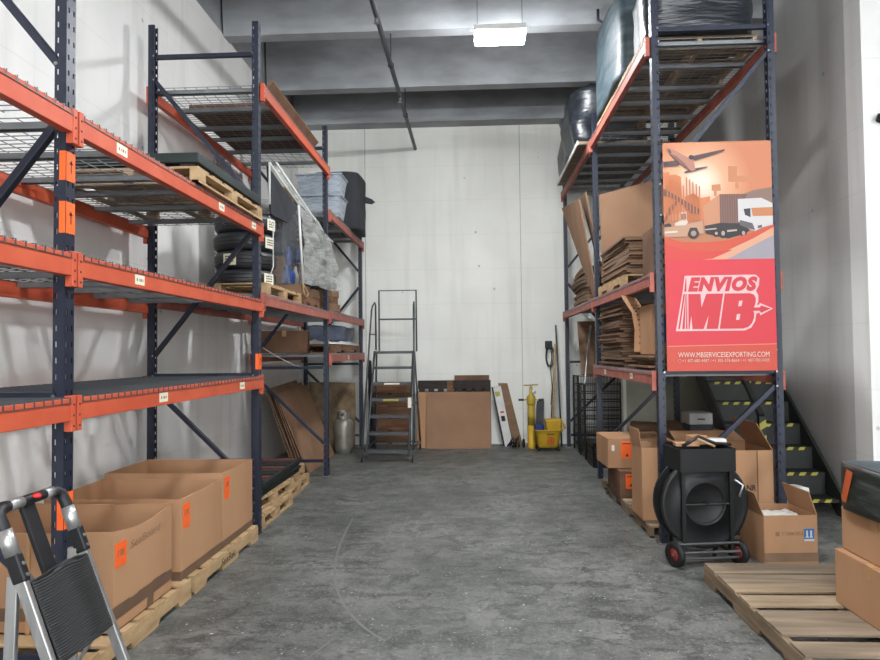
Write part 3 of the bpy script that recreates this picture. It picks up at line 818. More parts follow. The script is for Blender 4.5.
# stack of small cartons/timber under wrapped load
pallet((-2.38, 8.02, 2.16), .92, .80, 'brown pallet under the shrink wrapped load on the middle shelf', wood='wood_b', boards=5, h=.12)
closed_box((-2.26, 7.86, 2.281), .60, .42, .12, 'low brown carton under the shrink wrapped load, left one', m='carton2')
closed_box((-2.14, 8.24, 2.281), .44, .30, .10, 'low brown carton under the shrink wrapped load, right one', m='carton2')
# wrapped mixed load
wl = thing('wrapped_load', (-2.46, 8.02, 2.402), 'clear shrink wrapped load with blue bottles inside beside the tyres', 'wrapped goods')
MB().box(-.32, .30, -.35, .34, 0, .32).build('inner_carton', M['carton3'], wl, bevel=.01)
MB().box(-.30, .28, -.33, .30, .321, .82).build('inner_carton', M['dust'], wl, bevel=.01)
for (x, y, z, r, m) in ((.33, -.33, .1, .05, 'bluep'), (.34, -.21, .1, .05, 'bluep'), (.33, -.27, .33, .045, 'bluep'), (.34, -.02, .12, .045, 'white'), (.34, .1, .4, .04, 'bluep')):
    MB().lathe([(r, 0), (r, .13), (r*.5, .17), (r*.4, .2), (r*.4, .22)], 12, Matrix.Translation((x, y, z-.1))).build('bottle', M[m], wl, smooth=True)
fl = MB()
def flm(u, v):
    a = u*2*PI; sx, sy = .40, .40
    cx, sy_ = math.cos(a), math.sin(a)
    k = 1/max(abs(cx), abs(sy_))**.8
    n_ = noise.noise(Vector((cx*2, sy_*2, v*5)))*.04
    return Vector((cx*k*(sx+n_)*(1-.1*v), sy_*k*(sy+n_)*(1-.1*v), .0+v*.98))
fl.grid(flm, 48, 14); fl.build('shrink_film', M['film'], wl, smooth=True)
# tent frame with draped film
tf = thing('display_frame', (-2.05, 7.9, 2.3), 'leaning black panel in a thin white frame under draped cloudy plastic', 'display frame')
o = tf.location
A = Vector((-2.17, 7.15, 3.66))-o; B = Vector((-1.96, 7.55, 3.28))-o; Cc = Vector((-1.93, 7.62, 2.40))-o; D = Vector((-2.16, 7.12, 3.2))-o
E_ = Vector((-1.77, 8.35, 2.98))-o; G = Vector((-1.72, 8.72, 2.38))-o; H_ = Vector((-2.2, 7.2, 3.78))-o
MB().tube([A, B], .012, 8).build('frame_pole', M['white'], tf, smooth=True)
MB().tube([B, Cc], .014, 8).build('frame_pole', M['white'], tf, smooth=True)
MB().tube([A, D], .012, 8).build('frame_pole', M['white'], tf, smooth=True)
MB().tube([A+Vector((.05, .08, .02)), E_], .012, 8).build('frame_pole', M['white'], tf, smooth=True)
pn = MB().add([A-Vector((0.02, .02, .04)), B-Vector((0.02, 0, .04)), B+Vector((-.1, -.1, -.22)), D+Vector((0, .03, -.1))], [(0, 1, 2, 3)])
pn.build('black_panel', M['dust'], tf, solid=.02)
dr = MB()
def drape(u, v):
    top = B+(E_-B)*u; bot = Cc+(G-Cc)*u
    p = top+(bot-top)*v
    f = math.sin((u*7+v*2.3)*2.2)*.03*math.sin(PI*min(1, v+.15))
    f += noise.noise(Vector((u*5, v*5, 1)))*.05
    return p+Vector((abs(f)*.9+.01, 0, f*.4))
dr.grid(drape, 30, 24)
def drape2(u, v):
    top = A+Vector((0, .05, .02))+(E_-A)*u; bot = B+(E_-B)*u
    return top+(bot-top)*v+Vector((.015+.02*math.sin(u*20), 0, 0))
dr.grid(drape2, 20, 6)
dr.build('draped_film', M['tarp'], tf, smooth=True)
rp = MB().tube([(.12, -.28, .10), (.14, -.34, .02), (.15, -.25, -.06), (.15, -.15, .0), (.12, -.26, .09)], .008, 6)
rp.build('tie_rope', M['wood'], tf, smooth=True)
# small cartons further back on the same shelf
for i, (y, z, sx, sy, sz, lb) in enumerate([
        (9.25, 2.18, .40, .42, .10, 'bottom carton of the small pile by the second rack post'),
        (9.22, 2.281, .36, .40, .09, 'second carton of the small pile by the second rack post'),
        (9.26, 2.372, .38, .36, .10, 'third carton of the small pile by the second rack post'),
        (9.2, 2.473, .34, .40, .10, 'dark top carton of the small pile by the second rack post')]):
    closed_box((-2.08, y, z), sx, sy, sz, lb, m=['carton2', 'wood_b', 'carton2', 'wood_d'][i], rz=random.uniform(-.08, .08))
# top shelf flat carton
tc = closed_box((-2.42, 7.45, 4.072), .88, 1.5, .07, 'thin flat brown carton lying on the topmost left shelf', m='carton3', tape=None)
tb_ = thing('brown_plank', (-1.905, 7.1, 4.072), 'long brown board on edge along the aisle side of the topmost left shelf', 'board')
MB().add([(-.03, -.9, 0), (.0, -.9, 0), (.0, .95, 0), (-.03, .95, 0), (.03, -.9, .075), (.06, -.9, .07), (.06, .95, .07), (.03, .95, .075)],
         [(0, 3, 2, 1), (4, 5, 6, 7), (0, 1, 5, 4), (1, 2, 6, 5), (2, 3, 7, 6), (3, 0, 4, 7)]).build('board_face', M['carton3'], tb_)
MB().box(.03, .062, -.9, .95, .0755, .08).build('pale_edge', M['carton'], tb_)
# CD top: totes and black covered load
def tote(loc, label):
    t = thing('plastic_tote', loc, label, 'storage tote')
    bb = MB()
    bb.add([(-.27, -.19, 0), (.27, -.19, 0), (.27, .19, 0), (-.27, .19, 0), (-.31, -.23, .27), (.31, -.23, .27), (.31, .23, .27), (-.31, .23, .27)],
           [(0, 3, 2, 1), (0, 1, 5, 4), (1, 2, 6, 5), (2, 3, 7, 6), (3, 0, 4, 7)])
    bb.build('tote_body', M['tote'], t, bevel=.02, solid=.004)
    MB().box(-.33, .33, -.25, .25, .27, .30).build('tote_lid', M['tote'], t, bevel=.012)
    MB().box(-.2, .2, -.13, .13, .012, .2).build('tote_contents', M['dust'], t)
    return t
tote((-2.14, 9.55, 3.512), 'lower cloudy grey tote on the high far left shelf')
tote((-2.14, 9.56, 3.815), 'upper cloudy grey tote stacked on the other')
closed_box((-2.62, 9.5, 3.512), .26, .5, .40, 'brown carton left of the grey totes on the high shelf', m='carton2')
lumpy((-2.10, 10.75, 3.512), .70, .82, .88, 'dark draped load on the high shelf at the far left rack end', 'dust', 'covered_load', 'covered goods', amp=.012, seed=3)
b = MB().add([(-1.77, 10.95, 4.16), (-1.63, 10.95, 4.10), (-1.58, 10.95, 4.05), (-1.64, 10.95, 4.02), (-1.77, 10.95, 4.04)], [(0, 1, 2, 3, 4)])
tag(b.build('cloth_flap', M['dust'], solid=.02), 'black cloth corner sticking out from the dark draped load', 'cloth')
# CD 1.6 shelf: pallet with crumpled sheet, brown carton, dark wrapped goods behind
pallet((-2.36, 10.2, 1.61), .90, 2.2, 'low brown pallet with white sheeting on the shelf above the gas tank', wood='wood_b', boards=10, h=.11)
sh = MB()
def crumple(u, v):
    x = -2.78+u*.86; y = 9.15+v*2.1
    e = min(u, 1-u, v, 1-v)
    z = 1.722+.012+(.07*abs(noise.noise(Vector((x*6, y*4, 0))))+.05*abs(noise.noise(Vector((x*13, y*11, 3)))))*min(1, e*8)
    return Vector((x, y, z))
sh.grid(crumple, 30, 50)
tag(sh.build('plastic_sheeting', M['sheetp'], solid=.004, smooth=True), 'crumpled white sheeting on the pallet above the gas tank', 'sheeting')
lumpy((-2.38, 11.12, 1.80), .70, .5, .24, 'bluish grey wrapped bundle at the back of the low far shelf', 'bluewrap', 'wrapped_bundle', 'wrapped goods', amp=.03, seed=8)
closed_box((-2.66, 9.3, 1.612+.25), .01, .01, .01, 'x', m='carton3') if False else None
bc = closed_box((-2.45, 9.02, 1.437), .62, .14, .30, 'brown carton leaning behind the rack frame on the low far left shelf', m='carton3')
bc.location = (-2.53, 9.12, 1.745); 
for ch in children(bc): pass
bc.location = (-2.52, 9.0, 1.61); bc.scale = (1, 1, 1)
# rope
b = MB().tube([(-2.78, 8.84, 1.69), (-2.6, 8.83, 1.58), (-2.35, 8.83, 1.45), (-2.28, 8.83, 1.44)], .006, 5)
tag(b.build('rope', M['white'], smooth=True), 'thin pale rope slung across the rack frame above the leaning cardboard', 'rope')
# floor level BC: pallets
pallet((-2.45, 6.72, 0), .98, 1.1, 'pale pallet on the floor just beyond the second rack post', boards=7, notch='block')
pallet((-2.50, 7.86, 0), .92, 1.1, 'pale pallet on the floor farthest along the left row', boards=7, notch='block', rz=.04)
pallet((-2.50, 6.85, .126), .98, 1.15, 'pale pallet stacked on the floor pallet under the dark slatted ones', boards=7, notch='block', rz=-.05)
def slat_pallet(loc, label, rz=0):
    t = thing('slatted_pallet', loc, label, 'pallet', rz)
    for k in (-1, 0, 1):
        MB().box(k*.42-.03, k*.42+.03, -.78, .78, 0, .045).build('runner', M['green_d'], t, bevel=.004)
    for i in range(9):
        y = -.74+i*.185
        MB().box(-.47, .47, y-.05, y+.05, .045, .065).build('slat', (M['green_d'], M['wood_d'], M['red_d'])[i % 3], t, bevel=.002)
    for k in (-.47, .44):
        MB().box(k, k+.03, -.78, .78, .046, .075).build('edge_rail', M['green_d'], t)
    return t
slat_pallet((-2.48, 7.02, .252), 'lower dark green slatted pallet with dull red slats')
slat_pallet((-2.46, 7.06, .33), 'upper dark green slatted pallet with dull red slats on top of the pile', rz=.03)
pallet((-2.5, 7.9, .127), .8, .85, 'small pale pallet tucked beneath the dark slatted pallets', boards=5, rz=.05).location = (-2.5, 7.98, .126)

# leaning cardboard sheets
for i in range(5):
    t = MB(); off = i*.055
    xb, xt = -2.22-off, -2.66-off*.8; y0 = 9.05+i*.03; y1 = 10.72-i*.15; zt = 1.12+.04*(i % 3)
    p = [Vector((xb, y0, .004)), Vector((xb, y1, .004)), Vector((xt, y1, zt)), Vector((xt, y0, zt-.05))]
    n_ = (p[1]-p[0]).cross(p[3]-p[0]).normalized()*.012
    t.add(p+[q-n_ for q in p], [(0, 1, 2, 3), (7, 6, 5, 4), (0, 4, 5, 1), (1, 5, 6, 2), (2, 6, 7, 3), (3, 7, 4, 0)])
    nm = ['outermost', 'second', 'third', 'fourth', 'innermost'][i]
    tag(t.build('cardboard_sheet', M['kraft' if i == 0 else 'carton2']), nm+' large cardboard sheet leaning at the left wall by the gas tank', 'cardboard sheet')
p = MB().add([(-2.82, 11.42, 0), (-2.02, 11.42, 0), (-2.02, 11.5, 1.10), (-2.82, 11.5, 1.12), (-2.82, 11.44, 0), (-2.02, 11.44, 0), (-2.02, 11.52, 1.10), (-2.82, 11.52, 1.12)],
     [(0, 1, 2, 3), (7, 6, 5, 4), (0, 4, 5, 1), (1, 5, 6, 2), (2, 6, 7, 3), (3, 7, 4, 0)])
tag(p.build('plywood_sheet', M['osb']), 'stained plywood sheet standing behind the gas tank', 'plywood sheet')
# gas tank
gt = thing('gas_cylinder', (-2.12, 10.95, 0), 'short wide grey steel gas cylinder with a collar beside the rack end', 'gas cylinder')
MB().lathe([(.12, 0), (.125, .03), (.15, .06), (.158, .1), (.158, .44), (.15, .5), (.11, .545), (.06, .56), (0, .565)], 28).build('tank_body', M['galv'], gt, smooth=True)
cl = MB(); K = 20
for i in range(K):
    a0, a1 = i*2*PI/K, (i+1)*2*PI/K
    if i in (14, 15): zt = .60
    else: zt = .68
    cl.add([(.1*math.cos(a0), .1*math.sin(a0), .54), (.1*math.cos(a1), .1*math.sin(a1), .54), (.1*math.cos(a1), .1*math.sin(a1), zt), (.1*math.cos(a0), .1*math.sin(a0), zt)], [(0, 1, 2, 3)])
cl.build('collar', M['galv'], gt, solid=.005)
MB().lathe([(.02, .56), (.02, .61), (.03, .615), (.03, .63), (0, .632)], 10).build('valve', M['bolt'], gt)
MB().tube([(.16*math.cos(i*PI/14), .16*math.sin(i*PI/14), .3) for i in range(28)], .004, 5, closed=True).build('weld_seam', M['galv'], gt)

ck = MB()
ck.grid(lambda u, v: Vector((-1.80+.10*u*(1-.5*v)+.02*math.sin(u*9+v*3), 11.52+.03*math.sin(u*16), .006+1.52*v-.12*u*v)), 14, 12)
tag(ck.build('black_cloth', M['dust'], smooth=True, solid=.008), 'dark cloth hanging from the end post of the left racking beside the ladder', 'cloth')
# ------------------------------------------------------------------ rolling warehouse ladder
def warehouse_ladder():
    t = thing('rolling_ladder', (-1.29, 10.6, 0), 'tall grey rolling warehouse ladder with handrails by the back wall', 'ladder')
    w = .31
    def P(x, y, z): return (x, y-10.6, z)
    n = 7
    zs = [.17+i*.243 for i in range(n)]; ys = [10.05+i*.14 for i in range(n)]
    for s in (-1, 1):
        MB().tube([P(s*w, 9.98, .09), P(s*w, ys[-1]+.0, zs[-1])], .016, 8).build('stringer', M['greymetal'], t, smooth=True)
        MB().tube([P(s*w*1.22, 10.0, .18), P(s*w*1.10, 10.8, 2.28), P(s*w*1.08, 10.85, 2.35), P(s*w*1.03, 11.0, 2.42), P(s*w, 11.04, 2.38), P(s*w, 11.05, 1.65)], .014, 8).build('handrail', M['greymetal'], t, smooth=True)
        MB().tube([P(s*w*1.13, 10.62, 1.9), P(s*w, 11.04, 1.9)], .011, 6).build('handrail_strut', M['greymetal'], t)
        MB().tube([P(s*w*1.0, 11.12, 1.63), P(s*w*1.22, 11.32, .12)], .015, 8).build('rear_leg', M['greymetal'], t, smooth=True)
        MB().tube([P(s*w*1.2, 10.02, .14), P(s*w*1.22, 11.32, .14)], .012, 6).build('base_rail', M['greymetal'], t)
        MB().tube([P(s*w*.98, 10.4, .78), P(s*w*1.1, 11.24, .8)], .010, 6).build('side_brace', M['greymetal'], t)
        MB().tube([P(s*w, 11.06, 1.63), P(s*w, 11.04, .14)], .012, 6).build('rear_upright', M['greymetal'], t)
        MB().lathe([(0, -.014), (.04, -.014), (.05, -.008), (.05, .008), (.04, .014), (0, .014)], 16, Matrix.Translation(P(s*w*1.22, 11.3, .051)) @ Matrix.Rotation(PI/2, 4, 'Y')).build('castor_wheel', M['rubber'], t, smooth=True)
        MB().lathe([(0, -.01), (.028, -.01), (.036, -.006), (.036, .006), (.028, .01), (0, .01)], 16, Matrix.Translation(P(s*w*1.2, 9.96, .037)) @ Matrix.Rotation(PI/2, 4, 'Y')).build('castor_wheel', M['rubber'], t, smooth=True)
        MB().tube([P(s*w*1.2, 9.96, .05), P(s*w*1.2, 9.98, .13), P(s*w*1.0, 9.99, .13)], .01, 6).build('castor_fork', M['greymetal'], t)
    MB().tube([P(-w+.05, 11.08, 1.62), P(-w+.05, 11.08, 2.62), P(w+.04, 11.08, 2.62), P(w+.04, 11.08, 1.62)], .015, 8).build('platform_guard', M['greymetal'], t, smooth=False)
    MB().tube([P(-w+.05, 11.08, 2.15), P(w+.04, 11.08, 2.15)], .013, 8).build('guard_midrail', M['greymetal'], t)
    for i in range(n):
        d = .16 if i < n-1 else .26
        st = MB().box(-w, w, ys[i]-10.6-.02, ys[i]-10.6+d-.02, zs[i]-.012, zs[i])
        st.box(-w, w, ys[i]-10.6-.024, ys[i]-10.6-.018, zs[i]-.04, zs[i]+.002)
        so = st.build('step', M['greymetal'], t)
        if i in (3, 4):
            MB().box(-.12, .12, ys[i]-10.6-.0265, ys[i]-10.6-.0245, zs[i]-.034, zs[i]-.008).build('step_label', M['sticker' if i == 4 else 'tapey'], so)
    MB().tube([P(-w*1.2, 10.02, .13), P(w*1.2, 10.02, .13)], .012, 6).build('base_rail', M['greymetal'], t)
    MB().tube([P(-w*1.2, 11.32, .13), P(w*1.2, 11.32, .13)], .012, 6).build('base_rail', M['greymetal'], t)
    MB().tube([P(-w*1.0, 11.2, .9), P(w*1.0, 11.2, .9)], .010, 6).build('rear_crossbar', M['greymetal'], t)
    MB().box(w*.93, w*1.1, -.4-.02, -.4-.0, .78, .93).build('paper_tag', M['sticker'], t)
    return t
warehouse_ladder()

# ------------------------------------------------------------------ back wall goods
def lean(name, x0, x1, z, yb, yt, th, m, label, cat, dx=0):
    """board leaning on the back wall; bottom front at yb, top front at yt, dx = sideways shift of the top"""
    bb = MB()
    vs = [(x0, yb, .0), (x1, yb, .0), (x1+dx, yt, z), (x0+dx, yt, z), (x0, yb+th, .0), (x1, yb+th, .0), (x1+dx, yt+th, z), (x0+dx, yt+th, z)]
    bb.add(vs, [(0, 1, 2, 3), (7, 6, 5, 4), (0, 4, 5, 1), (1, 5, 6, 2), (2, 6, 7, 3), (3, 7, 4, 0)])
    return tag(bb.build(name, M[m]), label, cat)
# slatted crate panel behind ladder
cp = thing('wooden_crate_panel', (-1.47, 11.72, 0), 'brown slatted wooden panel standing behind the rolling ladder', 'wooden panel')
for i in range(5):
    MB().box(-.36, .36, .0, .02, .06+i*.21, .06+i*.21+.2).build('slat', M['wood_b'], cp, bevel=.003)
for x in (-.33, 0, .33):
    MB().box(x-.03, x+.03, .021, .06, 0, 1.1).build('batten', M['wood_b'], cp)
lean('cardboard_sheet', -.82, .26, .93, 11.38, 11.55, .012, 'kraft', 'wide kraft cardboard sheet leaning low against the back wall', 'cardboard sheet')
lean('cardboard_sheet', -.98, -.5, .93, 11.46, 11.58, .012, 'carton', 'narrower kraft sheet peeping out left of the wide cardboard sheet', 'cardboard sheet')
dp = thing('dark_pallet', (-.35, 11.64, 0), 'dark pallet standing on edge behind the wide cardboard sheet', 'pallet')
for z in (.0, .5, .98):
    MB().box(-.62, .62, 0, .1, z, z+.12 if z < .9 else z+.14).build('stringer', M['wood_d'], dp, bevel=.003)
for i in range(8):
    x = -.6+i*.16
    MB().box(x, x+.1, -.018, -.001, 0, 1.12).build('deck_board', M['wood_d'] if i not in (3,) else M['wood_b'], dp)
lean('kraft_board', -.35, .25, 1.2, 11.80, 11.84, .012, 'carton3', 'brown board whose top edge shows above the dark pallet', 'board')
# leaning frame & white long box
fb = thing('leaning_board', (.53, 11.72, 0), 'narrow brown board leaning right of the cardboard sheet', 'board')
MB().prism([(.0, 0), (.16, 0), (-.09, 1.06), (-.25, 1.06)], .03, Matrix(((1, 0, 0, .12), (0, .0, -1, .1), (0, 1, 0, 0), (0, 0, 0, 1)))).build('board_face', M['carton2'], fb)
wb = thing('long_white_box', (.50, 11.60, 0), 'tall white box with printed labels leaning beside the cardboard sheet', 'box')
mt = Matrix(((1, 0, 0, .0), (0, 0, -1, .1), (0, 1, 0, 0), (0, 0, 0, 1)))
MB().prism([(0, 0), (.13, 0), (-.06, 1.02), (-.19, 1.0)], .07, mt).build('box_body', M['white'], wb)
mt2 = Matrix(((1, 0, 0, .0), (0, 0, -1, .028), (0, 1, 0, 0), (0, 0, 0, 1)))
MB().prism([(-.15, .84), (-.07, .85), (-.08, .93), (-.165, .92)], .001, mt2).build('printed_label', M['tapey'], wb)
MB().prism([(-.05, .42), (.015, .43), (.0, .52), (-.065, .51)], .001, mt2).build('printed_label', M['ink'], wb)
MB().prism([(-.07, .56), (-.01, .57), (-.015, .6), (-.075, .59)], .001, mt2).build('printed_label', M['red'], wb)
MB().prism([(-.03, 0), (.0, 0), (-.19, 1.0), (-.22, 1.0)], .07, mt).build('side_panel', M['black'], wb)
# black clutter
cu = thing('hand_tool_pile', (.70, 11.42, 0), 'small black jumble of metal parts on the floor by the back wall', 'tools')
for i in range(9):
    x, y = random.uniform(-.1, .04), random.uniform(-.08, .05); a = random.uniform(0, PI)
    MB().tube([(x, y, .02), (x+.08*math.cos(a), y+.05*math.sin(a), random.uniform(.05, .26)), (x+.12*math.cos(a+1), y+.05, .03)], .012, 6).build('metal_part', M['blackm'], cu, smooth=True)
# yellow cylinder jack
yc = thing('yellow_jack_stand', (.93, 11.4, 0), 'slim yellow upright cylinder with black side handles near the mop bucket', 'jack')
MB().lathe([(.075, 0), (.075, .02), (.066, .03), (.066, .38)], 20).build('lower_tube', M['yellow'], yc, smooth=True)
MB().lathe([(.062, .38), (.062, .72)], 20).build('upper_tube', M['yellow2'], yc, smooth=True)
MB().lathe([(.07, .72), (.073, .74), (.073, .84), (.05, .88), (.03, .9), (.03, 1.0)], 20).build('cap', M['yellow2'], yc, smooth=True)
MB().tube([(-.12, 0, 1.04), (.12, 0, 1.05)], .012, 8).build('top_bar', M['yellow2'], yc)
MB().tube([(0, 0, .98), (0, 0, 1.045)], .016, 8).build('valve_stem', M['bolt'], yc)
MB().lathe([(0, 0), (.035, 0), (.035, .015), (0, .02)], 14, Matrix.Translation((.045, -.03, .93)) @ Matrix.Rotation(PI/2, 4, 'X')).build('gauge', M['bolt'], yc)
for s in (-1, 1):
    MB().tube([(s*.06, 0, .8), (s*.12, 0, .8)], .01, 6).build('handle_arm', M['yellow2'], yc)
    MB().tube([(s*.12, 0, .8), (s*.21, 0, .8)], .018, 8).build('handle_grip', M['black'], yc)
MB().lathe([(0, -.02), (.06, -.02), (.075, -.01), (.075, .01), (.06, .02), (0, .02)], 16, Matrix.Translation((-.13, .05, .076)) @ Matrix.Rotation(PI/2, 4, 'Y')).build('wheel', M['rubber'], yc, smooth=True)
MB().lathe([(0, -.02), (.06, -.02), (.075, -.01), (.075, .01), (.06, .02), (0, .02)], 16, Matrix.Translation((.13, .05, .076)) @ Matrix.Rotation(PI/2, 4, 'Y')).build('wheel', M['rubber'], yc, smooth=True)
MB().tube([(-.14, .05, .076), (.14, .05, .076)], .01, 6).build('axle', M['yellow2'], yc)
# mop bucket
mb_ = thing('mop_bucket', (1.17, 11.15, 0), 'yellow mop bucket on castors with a wringer and red caution mark', 'mop bucket')
bk = MB(); rings = [(.15, .10, .05), (.17, .12, .08), (.20, .145, .28), (.225, .16, .33), (.235, .17, .34)]
def ringpts(a, b_, z, n=28):
    r = []
    for k in range(n):
        t_ = 2*PI*k/n; c, s = math.cos(t_), math.sin(t_)
        r.append((a*abs(c)**.5*(1 if c > 0 else -1), b_*abs(s)**.5*(1 if s > 0 else -1), z))
    return r
vs = []; fs = []
allr = rings+[(r[0]-.012, r[1]-.012, r[2]) for r in rings[::-1][:-1]]
for a, b_, z in allr: vs += ringpts(a, b_, z+.0)
n = 28
for i in range(len(allr)-1):
    for k in range(n): fs.append((i*n+k, i*n+(k+1) % n, (i+1)*n+(k+1) % n, (i+1)*n+k))
fs.append(tuple(range(n))[::-1]); fs.append(tuple((len(allr)-1)*n+k for k in range(n)))
bk.add(vs, fs).build('bucket_body', M['yellow'], mb_, smooth=True)
MB().tube(ringpts(.236, .172, .335), .010, 6, closed=True).build('rim', M['yellow'], mb_, smooth=True)
for sx in (-.16, .16):
    for sy in (-.1, .1):
        MB().lathe([(0, -.012), (.026, -.012), (.03, 0), (.026, .012), (0, .012)], 12, Matrix.Translation((sx, sy, .0305)) @ Matrix.Rotation(PI/2, 4, 'X')).build('castor_wheel', M['rubber'], mb_, smooth=True)
wr = MB()
wr.add([(-.02, -.12, .30), (.20, -.12, .30), (.20, .12, .30), (-.02, .12, .30), (-.05, -.15, .50), (.21, -.15, .52), (.21, .15, .52), (-.05, .15, .50)],
       [(0, 3, 2, 1), (4, 5, 6, 7), (0, 1, 5, 4), (1, 2, 6, 5), (2, 3, 7, 6), (3, 0, 4, 7)])
wr.build('wringer', M['yellow'], mb_, bevel=.02)
MB().tube([(.21, -.1, .48), (.25, -.12, .42), (.26, -.12, .36)], .018, 8).build('wringer_lever', M['yellow'], mb_, smooth=True)
MB().tube([(.03+.05*math.cos(i*PI/10), -.158-.004, .18+.05*math.sin(i*PI/10)) for i in range(20)], .006, 6, closed=True).build('caution_mark', M['red'], mb_)
MB().add([(.03-.035, -.163, .155), (.03+.035, -.163, .155), (.03, -.1635, .215)], [(0, 1, 2)]).build('caution_triangle', M['red'], mb_, solid=.002)
MB().box(-.03, .09, -.159, -.157, .27, .285).build('printed_word_bar', M['ink'], mb_)
lumpy((1.03, 11.14, .325), .15, .16, .09, 'dark blue rag lying in the mop bucket', 'blue', 'rag', 'rag', amp=.03, n=8, seed=4)
# mop handles & squeegee leaning by the rack
def stick(p, q, r, m, label, name, cat, head=None):
    t = thing(name, p, label, cat); d = Vector(q)-Vector(p)
    MB().tube([(0, 0, 0), d], r, 8).build('handle', M[m], t, smooth=True)
    if head:
        h = MB(); head(h, d); h.build('head', M['black'], t)
    return t
stick((1.26, 11.2, .50), (1.37, 11.62, 1.72), .018, 'wood', 'pale wooden mop handle rising from the bucket wringer', 'mop', 'mop')
stick((1.26, 11.55, .02), (1.36, 11.74, 1.25), .022, 'black', 'black pole leaning on the back wall behind the mop bucket', 'broom', 'broom', lambda h, d: h.box(-.13, .13, -.03, .03, -.02, .06))
stick((1.43, 11.45, .02), (1.40, 11.78, 2.05), .014, 'greymetal', 'thin grey pole leaning beside the right rack end post', 'pole', 'pole')
b = MB().add([(1.02, 11.66, .45), (1.12, 11.66, .45), (1.16, 11.8, .82), (1.10, 11.8, .85)], [(0, 1, 2, 3)])
lean('rubber_mat', 1.0, 1.13, .75, 11.62, 11.82, .02, 'black', 'black rubber board leaning behind the mop bucket', 'mat', dx=.06)
hg = thing('hanging_cable', (1.28, 11.88, 1.68), 'looped dark cable hanging on the back wall above the mop', 'cable')
for k in range(3):
    MB().tube([(.05*math.sin(a)*(1+.2*k)+.015*k, -.02-.012*k, -.17-.17*math.cos(a)+.0*k) for a in [i*2*PI/20 for i in range(20)]], .008, 6, closed=True).build('cable_loop', M['cable'], hg, smooth=True)
MB().tube([(.0, .03, .02), (0, -.06, .02), (0, -.07, .05)], .01, 6).build('hook', M['black'], hg)
MB().box(-.06, .06, -.06, .0, -.04, .1).build('cable_head', M['black'], hg, bevel=.015)
MB().tube([(.02, -.03, -.33), (.05, -.04, -.7), (.02, -.04, -1.0)], .007, 6).build('cable_tail', M['cable'], hg)

# ------------------------------------------------------------------ far right: wire cages
def cage(loc, w, d, h, label, rz=0):
    t = thing('wire_cage', loc, label, 'wire cage', rz)
    def panel(ax, pos, a0, a1):
        p = MB()
        n = int((a1-a0)/.055)
        for i in range(n+1):
            a = a0+(a1-a0)*i/n
            q0, q1 = ((a, pos, .12), (a, pos, h)) if ax == 'y' else ((pos, a, .12), (pos, a, h))
            p.bar(q0, q1, .005, .005)
        for z in [.12+i*(h-.12)/8 for i in range(9)]:
            q0, q1 = ((a0, pos, z), (a1, pos, z)) if ax == 'y' else ((pos, a0, z), (pos, a1, z))
            p.bar(q0, q1, .009, .009)
        p.build('mesh_panel', M['blackm'], t)
    panel('y', -d/2, -w/2, w/2); panel('y', d/2, -w/2, w/2); panel('x', -w/2, -d/2, d/2); panel('x', w/2, -d/2, d/2)
    for sx in (-1, 1):
        for sy in (-1, 1):
            MB().tube([(sx*w/2, sy*d/2, .0), (sx*w/2, sy*d/2, h+.01)], .014, 8).build('corner_post', M['blackm'], t)
    MB().box(-w/2, w/2, -d/2, d/2, .1, .12).build('base_tray', M['blackm'], t)
    return t
cage((1.93, 10.42, 0), .62, .5, 1.10, 'black wire mesh cage behind the mop bucket in the right rack')
cage((2.02, 11.14, 0), .78, .5, 1.20, 'taller black wire mesh cage close to the back wall in the right rack')
for i in range(4):
    t = thing('black_crate', (1.95, 9.75, i*.085), ['bottom', 'second', 'third', 'top'][i]+' black flat crate of the low pile in front of the wire cages', 'crate')
    MB().box(-.34, .34, -.26, .26, 0, .012).box(-.34, .34, -.26, -.25, 0, .08).box(-.34, .34, .25, .26, 0, .08).box(-.34, -.33, -.26, .26, 0, .08).box(.33, .34, -.26, .26, 0, .08).build('crate_shell', M['black'], t)
    MB().box(-.35, .35, -.27, .27, .068, .08).build('crate_rim', M['blackm'], t) if i == 3 else MB().box(-.08, .08, -.262, -.2605, .03, .06).build('hand_hold', M['ink'], t)
# brown cardboard tube/board and pole above cages
cbd = MB().add([(1.70, 11.0, 1.22), (2.05, 11.05, 1.22), (1.98, 11.2, 2.08), (1.68, 11.2, 2.08)], [(0, 1, 2, 3)])
tag(cbd.build('cardboard_board', M['carton2'], solid=.02), 'brown cardboard board standing on the taller wire cage', 'cardboard sheet')
b = MB().tube([(1.62, 10.2, 1.12), (1.86, 11.0, 2.0)], .014, 8)
tag(b.build('metal_pole', M['steel'], smooth=True), 'bright metal pole leaning across the cages under the right shelf', 'pole')

# big pale board box on floor in bay RF0-RF1
tb = closed_box((2.57, 9.28, 0), 1.16, .3, 1.28, 'large pale olive board box standing behind the low right shelf', m='offwhite', tape=None, name='appliance_box')
MB().box(-.585, -.575, -.151, .0, 0, 1.28).build('white_edge', M['white'], tb)
lumpy((2.2, 8.42, .0), .62, .30, .72, 'reddish brown bagged goods behind the cartons under the right rack', 'carton3', 'goods_sack', 'sack', amp=.04, seed=12)

